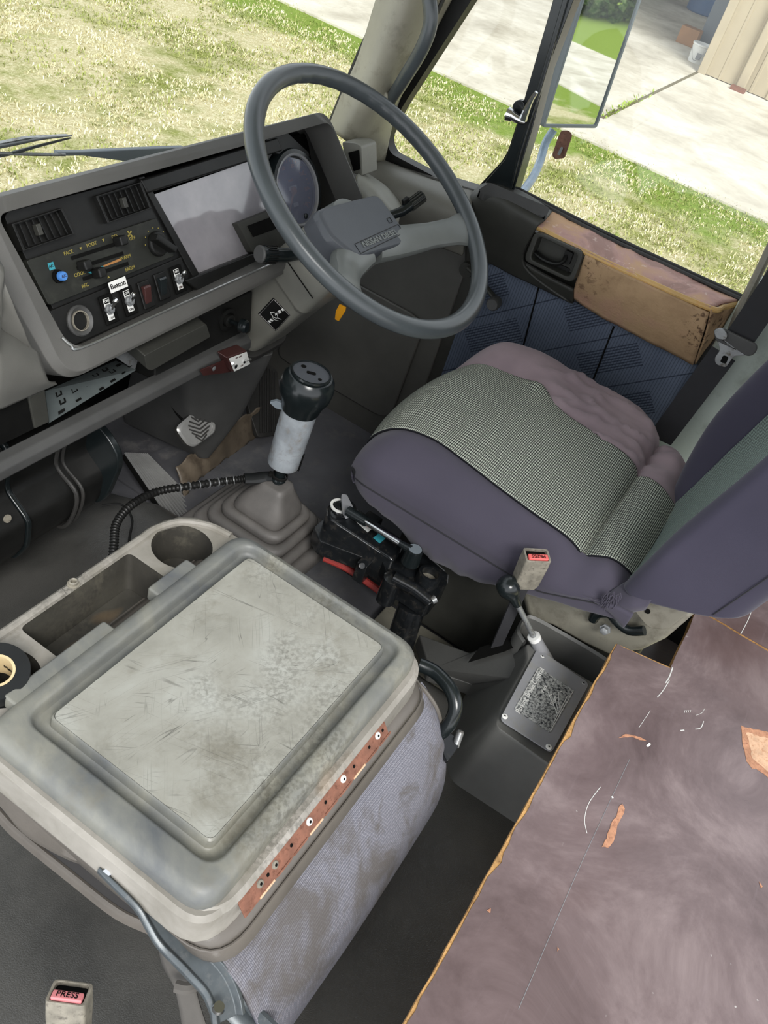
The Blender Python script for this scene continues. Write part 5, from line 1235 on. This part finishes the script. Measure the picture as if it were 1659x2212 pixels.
# ================================================================== PARKING BRAKE CONSOLE
pk = thing('parking_brake_console', V((.88, 0, .2)), 'charcoal moulded parking brake console with riveted plate against the plywood', 'console')
TZ = .33
def q3(*a_): return [V(p) for p in a_]
top = q3((.975, .055, .345), (1.01, .045, .345), (1.02, -.09, .34), (.79, -.09, .325), (.795, .03, .325), (.82, .036, .326), (.945, .040, .338))
top = q3((.950, .058, .338), (.953, -.09, .338), (.79, -.09, .325), (.795, .03, .325), (.82, .036, .326), (.925, .042, .335))
base_ = q3((.957, .10, .19), (.957, -.10, .19), (.775, -.10, .19), (.770, .045, .19), (.80, .075, .19), (.93, .10, .19))
mid = [a_.lerp(b_, .08) + V((0, 0, .006)) for a_, b_ in zip(top, base_)]
mb = MB(); mb.loft([rpoly(base_, .012, 4), rpoly(mid, .010, 4), rpoly(top, .008, 4)], cap0=False)
mb.build('console_body', 'console', pk, .002)
rp_ = [V((.945, .062, 0)), V((.958, .078, 0)), V((.985, .083, 0)), V((1.004, .075, 0)), V((1.010, .03, 0)), V((1.012, -.052, 0)), V((1.000, -.062, 0)), V((.955, -.066, 0))]
rp_ = crom(rp_, 5); inn_ = []
for i, p in enumerate(rp_):
    d = (rp_[min(i + 1, len(rp_) - 1)] - rp_[max(i - 1, 0)]).normalized(); inn_.append(p + V((d.y, -d.x, 0)) * -.0)
    inn_[-1] = p + V((-(-d.y), -d.x, 0)) * .0065
MB().loft([[p + V((0, 0, .17)) for p in rp_], [p + V((0, 0, .338)) for p in rp_], [a_.lerp(b_, .5) + V((0, 0, .342)) for a_, b_ in zip(rp_, inn_)], [p + V((0, 0, .338)) for p in inn_], [p + V((0, 0, .17)) for p in inn_]], closed=False).build('recess_rim', 'console', pk)
MB().box((.98, .0, .205), (.05, .14, .01)).build('recess_floor', 'black_matte', pk)
# low wing towards the footwell with slot
wing = [UZ(905, 1368, .225), UZ(1015, 1408, .26), UZ(1130, 1365, .31), UZ(1150, 1392, .335), UZ(1105, 1470, .31), UZ(1018, 1476, .225), UZ(930, 1448, .225)]
MB().loft([[V((p.x, p.y, .195)) for p in wing], wing]).build('front_wing', 'console_dark', pk, .004, seg=3)
MB().prism([p + V((0, 0, .0015)) for p in (UZ(1010, 1432, .27), UZ(1035, 1400, .288), UZ(1128, 1371, .312), UZ(1125, 1392, .318), UZ(1090, 1408, .306))], (0, 0, -.001)).build('slot', 'black_matte', pk)
# plate
pz = TZ + .004
pl = [UZ(1160, 1402, pz + .004), UZ(1272, 1478, pz + .004), UZ(1190, 1628, pz), UZ(1078, 1556, pz)]
MB().prism([p for p in rpoly(pl, .008)], (0, 0, .0022)).build('riveted_plate', 'plate_grey', pk, .0006)
for x, y in ((1171, 1419), (1260, 1477), (1090, 1548), (1185, 1614)):
    p = UZ(x, y, pz + .004); MB().lathe([(.0042, 0), (.0042, .0012), (.003, .002), (.0014, .002), (.0012, .001)], p, ZA, 18).build('rivet', 'white', pk); MB().lathe([(.0012, 0), (.0012, .0003)], p + V((0, 0, .002)), ZA, 10).build('rivet_hole', 'black_matte', pk)
pn_ = (pl[1] - pl[0]).cross(pl[3] - pl[0]).normalized(); pn_ = pn_ if pn_.z > 0 else -pn_
def PL(x, y, d=0): return UP(x, y, pl[0] + pn_ * .0025, pn_) + pn_ * d
lb = [PL(1162, 1441), PL(1241, 1492), PL(1189, 1584), PL(1110, 1532)]
lbo = MB().prism(rpoly(lb, .003), pn_ * .0005).build('instruction_label', 'brake_label', pk)
e1 = (lb[0] - lb[3]).normalized(); e2 = pn_.cross(e1); lc = sum(lb, V()) / 4 + pn_ * .0006
if e2.dot(lb[1] - lb[0]) > 0: pass
e2 = -(lb[1] - lb[0]).normalized(); Lw = (lb[0] - lb[3]).length; Lh = (lb[1] - lb[0]).length
text('label_lettering', 'Parking Brake Control', Lw * .115, lc + e2 * Lh * .38, e1, e2, 'white_ink', lbo, .0002)
text('label_lettering', 'Drive', Lw * .09, lc - e2 * Lh * .2 + e1 * Lw * .08, e1, e2, 'white_ink', lbo, .0002)
text('label_lettering', 'Park', Lw * .09, lc + e2 * Lh * .12 + e1 * Lw * .18, e1, e2, 'white_ink', lbo, .0002)
for pts in ([(-.3, -.42), (.3, -.42)], [(-.1, -.4), (.12, -.05), (.16, 0)], [(-.05, -.4), (.2, -.12)], [(.12, -.05), (.2, -.12)], [(.02, -.38), (.28, -.2), (.34, -.26)]):
    MB().tube([lc + e1 * Lw * a_ + e2 * Lh * b_ for a_, b_ in pts], .0005, 5, smooth=False).build('label_drawing', 'white_ink', lbo)
MB().tube([lc + (p - lc + pn_ * .0006) * .95 for p in lb], .0004, 5, smooth=False, closed=True).build('label_frame', 'white_ink', lbo)
# small screw marks on the side
# lever
lv = thing('parking_brake_lever', UZ(1210, 1420, .31), 'parking brake lever with glossy black knob and grey sleeve leaning forward from its console', 'lever')
J0 = V((.982, -.012, .27)); J1 = UX(1153, 1375, .945); 
J2 = UX(1115, 1300, .918); J3 = UX(1093, 1262, .905)
MB().lathe([(.016, 0), (.022, .01), (.024, .02)], V((.984, -.035, .255)), (0, .2, 1), 20).build('pivot_boss', 'console', lv)
MB().tube([J0, J1], [.0125, .0088], 18, smooth=False).build('sleeve', 'plate_grey', lv)
aj = (J1 - J0).normalized(); MB().lathe([(.0092, -.006), (.0094, .001), (.007, .0015)], J1, aj, 20).build('sleeve_collar', 'white', lv)
ak = (J3 - J1).normalized()
MB().tube([J1, J2 + ak * .004], .0042, 12, smooth=False).build('rod', 'dull_metal', lv)
MB().lathe([(.0065, -.006), (.0072, .0), (.0082, .010), (.0125, .020), (.0158, .028), (.0162, .036), (.014, .043), (.009, .047), (.003, .0485)], J2, ak, 28).build('knob', 'black_gloss', lv, ang=60)
# ================================================================== DRIVER SEAT BUCKLE
def buckle(name, label, c, up, face, side_, mat_btn, flip):
    t_ = thing(name, c, label, 'buckle')
    W_, D_, L_ = .036, .024, .062
    secs = []
    for k, s_, o_ in ((0, .82, 0), (.15, .95, 0), (.7, 1.0, 0), (1, .98, 0)):
        cc = c + up * (L_ * k); secs.append(rpoly([cc - side_ * W_ / 2 * s_ - face * D_ / 2 * s_, cc + side_ * W_ / 2 * s_ - face * D_ / 2 * s_, cc + side_ * W_ / 2 * s_ + face * D_ / 2 * s_, cc - side_ * W_ / 2 * s_ + face * D_ / 2 * s_], .004, 4))
    e_ = c + up * (L_ - .005); 
    rim = [e_.lerp(e_, 0) + (p - (c + up * L_)) * .82 for p in secs[-1]]
    MB().loft(secs + [[c + up * L_ + (p - (c + up * L_)) * .84 for p in secs[-1]], rim]).build('housing', 'buckle', t_, .0006)
    MB().prism([p + up * .0002 for p in rim], up * .0004).build('mouth', 'black_matte', t_)
    bc_ = c + up * (L_ + .0002) + face * D_ * .2
    MB().box(bc_, (W_ * .76, D_ * .36, .005), (side_, face, up)).build('press_button', mat_btn, t_, .0012)
    text('press_mark', 'PRESS', .0078, bc_ + up * .0028, side_ * flip, -face.normalized() * 0 + up.cross(side_ * flip), 'black_matte', t_, .0002)
    return t_
bs0 = UX(1131, 1262, .928)
upb = (UX(1133, 1175, .965) - bs0).normalized()
upb = V((-.10, .02, 1)).normalized()
sb_ = (XA * .62 - YA * .78); sb_ = (sb_ - upb * sb_.dot(upb)).normalized(); fb_ = upb.cross(sb_).normalized()
if fb_.dot(CP - bs0) < 0: fb_ = -fb_
bk1 = buckle('belt_buckle', 'tall worn buckle with red PRESS button standing beside the driver seat', bs0, upb, fb_, sb_, 'red_button', -1)
MB().prism([bs0 - sb_ * .008 + upb * .006, bs0 + sb_ * .010 + upb * .006, bs0 + sb_ * .012 - upb * .16, bs0 - sb_ * .004 - upb * .16], -fb_ * .003).build('stalk', 'webbing', bk1)
bb0 = UZ(150, 2235, .33)
up2 = (UZ(150, 2160, .37) - bb0).normalized()
sd2 = (UZ(190, 2175, .37) - UZ(130, 2160, .37)).normalized(); sd2 = (sd2 - up2 * sd2.dot(up2)).normalized(); f2_ = up2.cross(sd2)
if f2_.dot(CP - bb0) < 0: f2_ = -f2_
bk2 = buckle('belt_buckle', 'buckle with pink PRESS button poking in at the lower left corner of the photo', bb0 - up2 * .01, up2, f2_, sd2, 'pink_button', 1)
# grey webbing by the hinge arm
wb2 = thing('lap_belt', UZ(390, 2150, .3), 'twisted grey lap belt webbing hanging beside the hinge arm of the centre seat', 'seat belt')
rows = [[UZ(335, 2000, .37), UZ(342, 2050, .34), UZ(352, 2090, .31), UZ(375, 2130, .30), UZ(386, 2175, .29), UZ(395, 2230, .28)], [UZ(350, 2010, .37), UZ(385, 2060, .35), UZ(400, 2095, .33), UZ(418, 2125, .31), UZ(432, 2175, .30), UZ(450, 2230, .29)]]
patch('webbing', rows, 'webbing_grey', wb2, 5, 4, .002)
MB().tube([UZ(380, 2130, .325), UZ(402, 2135, .327), UZ(422, 2128, .325)], .006, 8).build('keeper_loop', 'webbing_grey', wb2)
# ================================================================== CONTROL UNIT BETWEEN GAITER AND SEAT
cu = thing('control_unit', V((.94, .31, .2)), 'black cast hand control unit with chrome lever between the gaiter and driver seat', 'control unit')
Z1 = .335
def zz_(pts, z): return [UZ(x, y, z) for x, y in pts]
o1 = zz_([(706, 1096), (722, 1078), (745, 1082), (872, 1170), (862, 1200), (850, 1215), (706, 1120)], Z1)
MB().loft([[p + V((0, 0, -.055)) for p in rpoly(o1, .008, 4)], rpoly(o1, .008, 4), [p + V((0, 0, .004)) for p in rpoly([sum(o1, V()) / 7 + (p - sum(o1, V()) / 7) * .93 for p in o1], .008, 4)]]).build('casting', 'cast_black', cu, .002)
o2 = zz_([(850, 1165), (905, 1185), (968, 1240), (966, 1262), (935, 1300), (925, 1306), (840, 1250), (826, 1210)], Z1 - .01)
MB().loft([[p + V((0, 0, -.03)) for p in rpoly(o2, .005, 4)], rpoly(o2, .005, 4)]).build('end_bracket', 'cast_black', cu, .002)
MB().lathe([(.022, -.06), (.022, 0), (.020, .004), (.017, .004), (.0165, .008), (.008, .010)], UZ(742, 1098, Z1 + .004), ZA, 28).build('pivot_drum', 'cast_black', cu, .001)
MB().lathe([(.0165, .0), (.0165, .0025), (.0125, .0025), (.0125, .0)], UZ(735, 1094, Z1 + .012), ZA, 28, cap=False).build('white_ring', 'white', cu)
MB().prism(rpoly([UZ(x, y, Z1 + .02) for x, y in [(736, 1072), (748, 1074), (762, 1102), (756, 1118), (746, 1122), (738, 1108)]], .003), (0, 0, .006)).build('lever_head', 'plate_grey', cu, .0015)
LA, LB, LC_, LD = UZ(752, 1104, Z1 + .03), UZ(792, 1128, Z1 + .035), UZ(862, 1172, Z1 + .045), UZ(888, 1188, Z1 + .048)
MB().tube([LA, LB], [.0085, .0075], 14, smooth=False).build('lever_sleeve', 'black_gloss', cu)
MB().tube([LC_, LD], [.005, .007], 12, smooth=False).build('rod_ferrule', 'black_gloss', cu)
MB().tube([LB - (LB - LA) * .1, LC_ + (LD - LC_) * .1], .0052, 14, smooth=False).build('chrome_rod', 'chrome', cu)
MB().lathe([(.0145, -.028), (.0125, -.004), (.0115, 0), (.010, .001)], UZ(897, 1186, Z1 + .052), ZA, 24).build('lever_knob', 'black_gloss', cu)
MB().lathe([(.0102, 0), (.0102, .0006)], UZ(897, 1186, Z1 + .053), ZA, 24).build('knob_disc', 'grey_steel', cu)
rg = UZ(930, 1238, Z1 + .01)
MB().lathe([(.0195, -.035), (.0185, 0), (.0135, .0005), (.013, -.02)], rg, (.1, 0, 1), 28, cap=False).build('socket_tube', 'cast_black', cu)
MB().lathe([(.0132, -.012), (.0132, -.013)], rg, (.1, 0, 1), 24).build('socket_floor', 'buckle', cu)
MB().tube([UZ(850, 1248, Z1 + .002), UZ(895, 1272, Z1), UZ(930, 1300, Z1 - .005)], [.011, .010, .009], 12, smooth=False).lathe([(.015, -.05), (.015, .0), (.009, .004)], UZ(850, 1248, Z1), ZA, 18).build('cross_tube', 'cast_black', cu)
MB().lathe([(.006, -.003), (.006, .004), (.003, .005)], UZ(936, 1296, Z1), (.6, -.3, .3), 12).build('bolt', 'dull_metal', cu)
MB().box(UZ(782, 1232, .29), (.018, .018, .04)).lathe([(.006, 0), (.006, .006)], UZ(780, 1222, .31), (-.5, -.5, .7), 12).build('side_lug', 'cast_black', cu, .002)
MB().tube([UZ(890, 1310, .29), UZ(870, 1370, .24), UZ(862, 1400, .2)], .022, 16, smooth=False).build('support_leg', 'cast_black', cu)
for a_, b_ in ((6, 5), (0, 6), (1, 2), (4, 3)):
    p0, p1 = o1[a_] + V((0, 0, .0015)), o1[b_] + V((0, 0, .0015)); MB().tube([p0.lerp(p1, .15), p0.lerp(p1, .5) + V((0, 0, .0006)), p0.lerp(p1, .8)], .0007, 5).build('worn_edge', 'dull_metal', cu)
for a_, b_ in ((2, 3), (4, 5), (1, 2)):
    p0, p1 = o2[a_] + V((0, 0, .0002)), o2[b_] + V((0, 0, .0002)); MB().tube([p0.lerp(p1, .1), p0.lerp(p1, .9)], .0008, 5, smooth=False).build('worn_edge', 'dull_metal', cu)
MB().prism(rpoly([UZ(x, y, .31) for x, y in [(676, 1140), (700, 1118), (740, 1150), (800, 1190), (790, 1206), (720, 1180), (690, 1168)]], .006), (0, 0, -.03)).build('lower_flange', 'cast_black', cu, .003)
l4 = [UZ(x, y, Z1 + .0052) for x, y in [(752, 1112), (772, 1104), (812, 1135), (794, 1150)]]
MB().prism(l4, (0, 0, .0004)).build('caution_label', 'white', cu)
ed_ = (l4[3] - l4[0]).normalized(); text('caution_lettering', 'CAUTION', .0075, sum(l4, V()) / 4 + V((0, 0, .0007)), -ed_, V((0, 0, 1)).cross(-ed_), 'red_button', cu, .0002)
MB().prism([UZ(x, y, Z1 + .0052) for x, y in [(806, 1162), (818, 1153), (832, 1164), (820, 1174)]], (0, 0, .0006)).build('green_tag', 'teal_ink', cu)
hs_ = MB().tube([UZ(700, 1205, .25), UZ(750, 1228, .25), UZ(800, 1262, .25), UZ(850, 1300, .25)], .006, 10); tag(hs_.build('air_hose', 'red_hose'), 'red air hose under the black control unit', 'hose')
tag(MB().box(V((1.02, .18, .112)), (.1, .26, .02)).build('floor_bracket', 'seat_shell', None, .003), 'flat grey-brown steel bracket on the floor beside the seat rail', 'bracket')
sr_ = thing('seat_rail', V((1.02, .2, .13)), 'black steel seat rail on the floor under the driver seat', 'rail')
MB().box(V((1.075, .17, .16)), (.03, .50, .05)).build('rail', 'cast_black', sr_, .004); MB().box(V((1.0, .40, .29)), (.02, .07, .012)).box(V((1.03, .39, .27)), (.1, .03, .02)).build('slide_lever', 'cast_black', sr_, .003)
# ================================================================== DRIVER SEAT
ds_ = thing('driver_seat', V((1.15, .1, .1)), 'driver seat with purple-grey cover and black and white woven centre', 'seat')
def lp(a_, b_, s_): return a_ + (b_ - a_) * s_
# seams: (y, xl, zl, xr, zr, xm-sag)
sy = [.420, .408, .372, .32, .26, .20, .14, .085, .05, .015, -.02, -.045]
zl = [.425, .475, .512, .522, .522, .520, .518, .514, .50, .51, .495, .47]
xl = [1.02, 1.008, 1.006, 1.012, 1.004, .994, .986, .984, .990, .998, 1.008, 1.01]
xr = [1.20, 1.235, 1.262, 1.268, 1.272, 1.246, 1.24, 1.236, 1.234, 1.212, 1.205, 1.21]
sg = [.0, .004, .008, .006, .012, .008, -.002, -.006, -.004, -.002, -.004, -.004]
mesh_rows = []
for i, y_ in enumerate(sy):
    a_, b_ = V((xl[i], y_, zl[i])), V((xr[i], y_, zl[i] + .008))
    r_ = []
    for s_ in (0, .2, .4, .6, .8, 1):
        p = a_.lerp(b_, s_); p.z += 4 * s_ * (1 - s_) * sg[i]; p.y += 4 * s_ * (1 - s_) * (.012 if i < 3 else 0); r_.append(p)
    mesh_rows.append(r_)
def crease(p, u, v):
    d = abs(p.y - .052) ; p = p.copy(); p.z -= .010 * math.exp(-(d / .006) ** 2)
    d2 = ((p.x - 1.262) ** 2 + (p.y - .262) ** 2) ** .5; p.z += .012 * math.exp(-(d2 / .02) ** 2)
    return p
patch('woven_cushion_cover', mesh_rows, 'seat_mesh', ds_, 6, 7, .003, disp=crease)
# left bolster
lrows = []
for i, y_ in enumerate(sy):
    k = 0 if i > 1 else (.5 if i == 1 else .8)
    x0, z0 = xl[i], zl[i]; fy = -.01 * k
    lo_ = .30 if i < 9 else .345
    hz_ = [.412, .405, .397, .385, .366, .366, .385, .412, .436, .455, .478, .49][i]
    if i < 5: hz_ -= .0
    lrows.append([V((x0 + .003, y_, z0 - .001)), V((lp(x0, .965, .55), y_, z0 - .006)), V((.952 + .02 * k, y_ + fy, lp(z0, .45, .55))), V((.945 + .03 * k, y_ + fy * 2, max(.455 - .03 * k, lp(hz_, z0, .35)))), V((.948 + .03 * k, y_ + fy * 2, max(.435 - .02 * k, lp(hz_, z0, .2)))), V((.953 + .03 * k, y_ + fy * 2, lp(min(.425, zl[i] - .03), hz_, .6))), V((.965 + .03 * k, y_, hz_))])
def pleat(p, u, v):
    p = p.copy()
    if p.z < .43: k = (.43 - p.z) / .1; p.x += .004 * k * math.sin(p.y * 150 + 5 * noise.noise(p * 20))
    return p
patch('left_bolster', lrows, 'purple', ds_, 7, 7, .003, disp=pleat)
MB().tube([r[4] + V((-.0012, 0, 0)) for r in lrows[1:-1]], .0009, 6).build('left_seam', 'webbing', ds_)
# right bolster, sun-faded and wrinkled
rrows = []
rx = [1.29, 1.335, 1.372, 1.392, 1.408, 1.416, 1.42, 1.40, 1.385, 1.36, 1.34, 1.33]
for i, y_ in enumerate(sy):
    z0 = zl[i] + .008; k = 1 if i == 0 else (.5 if i == 1 else 0); x1 = rx[i]
    lift = [0, .004, .012, .016, .012, .006, .006, .004, -.002, .0, -.006, -.01][i]
    rrows.append([V((xr[i] - .003, y_, z0 - .001)), V((lp(xr[i], x1, .35), y_, z0 + lift - .02 * k)), V((lp(xr[i], x1, .72), y_, z0 + lift * .8 - .03 * k)), V((x1, y_ - .01 * k, z0 - .028 - .03 * k)), V((x1 + .004, y_ - .01 * k, z0 - .08)), V((x1 - .02, y_ - .01, .33))])
def wrink(p, u, v):
    q = p.copy(); w_ = noise.noise(V((p.x * 34, p.y * 11 + p.x * 9, 2.3))); w2 = noise.noise(V((p.x * 70, p.y * 30, 7)))
    r1 = (1 - abs(w_) * 2.2); f = max(0, min(1, (.30 - p.y) / .08)) * max(0, min(1, (p.y + .0) / .05)) if p.y > 0 else 0
    q.z += f * (.011 * max(0, r1) ** 2 + .004 * w2) - .004 * f; q.z -= .010 * math.exp(-((p.y - .052) / .006) ** 2) if p.y < .1 else 0
    return q
patch('right_bolster', rrows, 'purple_faded', ds_, 12, 9, .003, disp=wrink)
# backrest : rows go up the back
def bk_pt(x_, h_, d_=0):   # h along recline, d forward
    th = math.radians(14); return V((x_, -.02 - h_ * math.sin(th) + d_ * math.cos(th), .50 + h_ * math.cos(th) + d_ * math.sin(th)))
hs_l = [-.035, .0, .05, .11, .18, .26, .36, .50]
brow = []
for i, h_ in enumerate(hs_l):
    xl_ = [1.0, .998, .992, .99, .99, .99, .99, .99][i]; xr_ = [1.215, 1.215, 1.225, 1.245, 1.26, 1.27, 1.27, 1.27][i]
    brow.append([bk_pt(lp(xl_, xr_, s_), h_, -.006 * math.sin(math.pi * s_)) for s_ in (0, .25, .5, .75, 1)])
patch('woven_back_cover', brow, 'back_mesh', ds_, 6, 6, .003)
brl = []
for i, h_ in enumerate(hs_l):
    xl_ = [1.0, .998, .992, .99, .99, .99, .99, .99][i]; f_ = [.004, .008, .012, .014, .014, .014, .014, .014][i]
    def hp2(x_, d_, hem): return bk_pt(x_, hem + (h_ + .035) / .535 * (.5 - hem), d_)
    brl.append([hp2(xl_ + .002, 0, -.01), hp2(xl_ - .010, f_ * .8, -.005), hp2(xl_ - .024, f_, .0), hp2(xl_ - .038, f_ * .4, .005), hp2(.951, -.012, .012), hp2(.949, -.045, .036), hp2(.951, -.085, .065), hp2(.958, -.112, .09), hp2(.985, -.125, .10), hp2(1.03, -.128, .10)])
bl__ = patch('left_back_bolster', brl, 'purple_dark', ds_, 6, 6, .003, disp=lambda p, u, v: p + V((.002 * noise.noise(p * 16) + .003 * math.exp(-u * 14) * math.sin(p.y * 120 + p.z * 60), .002 * noise.noise(p * 14), 0)))
MB().tube([bk_pt(.9500, .075, -.09), bk_pt(.9495, .2, -.092), bk_pt(.9495, .4, -.092)], .0008, 6).build('back_seam', 'webbing', ds_)
brr = []
for i, h_ in enumerate(hs_l):
    xr_ = [1.215, 1.215, 1.225, 1.245, 1.26, 1.27, 1.27, 1.27][i]; w_ = [.06, .08, .095, .10, .10, .10, .10, .10][i]; f_ = [.0, .012, .03, .045, .05, .05, .05, .05][i]
    brr.append([bk_pt(xr_ - .002, h_, 0), bk_pt(xr_ + .02, h_, f_ * .8), bk_pt(xr_ + .045, h_, f_), bk_pt(xr_ + w_ * .8, h_, f_ * .7), bk_pt(xr_ + w_, h_, -.02), bk_pt(xr_ + w_ - .01, h_, -.09)])
patch('right_back_bolster', brr, 'purple_dark', ds_, 6, 6, .003)
# lower flap of the cover and frayed threads
flap = [[V((1.0, -.02, .50)), V((.965, -.005, .49)), V((.95, .0, .47)), V((.958, .0, .452))],
        [V((1.0, -.04, .51)), V((.960, -.03, .51)), V((.948, -.03, .495)), V((.955, -.03, .475))],
        [V((1.0, -.06, .53)), V((.958, -.055, .53)), V((.947, -.055, .515)), V((.953, -.055, .50))]]
patch('cover_flap', flap, 'purple', ds_, 6, 6, .002, disp=lambda p, u, v: p + V((.004 * noise.noise(p * 40), .002 * noise.noise(p * 30), 0)))
fy = MB()
for k in range(26):
    a_ = UX(1318 + rnd.uniform(-8, 24), 1284 + rnd.uniform(-6, 6), .945); fy.tube([a_, a_ + V((rnd.uniform(-.004, .004), rnd.uniform(-.006, .004), -.010)), a_ + V((rnd.uniform(-.006, .006), rnd.uniform(-.01, .006), -.02 - rnd.random() * .01))], .0005, 4, n=3)
fy.build('frayed_threads', 'purple', ds_)
# seat frame shell and recliner
shell = [(.17, .33), (.14, .20), (-.05, .20), (-.135, .30), (-.15, .42), (-.13, .475), (-.06, .47), (.02, .42), (.12, .40)]
shp = [UX(x, y, 1.022) for x, y in [(1120, 1250), (1300, 1235), (1400, 1250), (1490, 1290), (1502, 1325), (1440, 1378), (1390, 1402), (1320, 1412), (1260, 1385), (1190, 1345), (1140, 1335)]]
shc = sum(shp, V()) / len(shp)
MB().loft([[p + V((.04, 0, 0)) for p in shp], shp, [shc + (p - shc) * .93 - V((.008, 0, 0)) for p in shp]]).build('side_shell', 'seat_shell', ds_, .004, seg=3)
MB().box(V((1.2, .12, .26)), (.30, .42, .24)).build('seat_base', 'charcoal_dark', ds_, .01)
MB().box(V((1.21, .16, .42)), (.33, .42, .10)).build('cushion_foam', 'black_matte', ds_, .02)
MB().tube([UX(1280, 1340, 1.008), UX(1290, 1325, 1.006), UX(1315, 1322, 1.004), UX(1335, 1345, 1.002), UX(1360, 1362, 1.0), UX(1392, 1362, 1.0)], [.007, .010, .008, .008], 12, flat=.8).build('recliner_lever', 'black_gloss', ds_)
MB().lathe([(.0085, 0), (.0085, .004), (.006, .004), (.006, .010), (.004, .011)], UX(1308, 1358, 1.004), (-1, 0, .2), 6).build('recliner_bolt', 'dull_metal', ds_)
MB().prism(rpoly([UX(x, y, .985) for x, y in [(1352, 1278), (1460, 1300), (1496, 1318), (1440, 1362), (1400, 1358), (1372, 1325)]], .008), (.02, 0, 0)).build('hinge_cover', 'seat_shell', ds_, .005)
MB().lathe([(.004, 0), (.004, .001)], UX(1399, 1320, .9845), (-1, 0, 0), 12).build('screw_hole', 'black_matte', ds_)
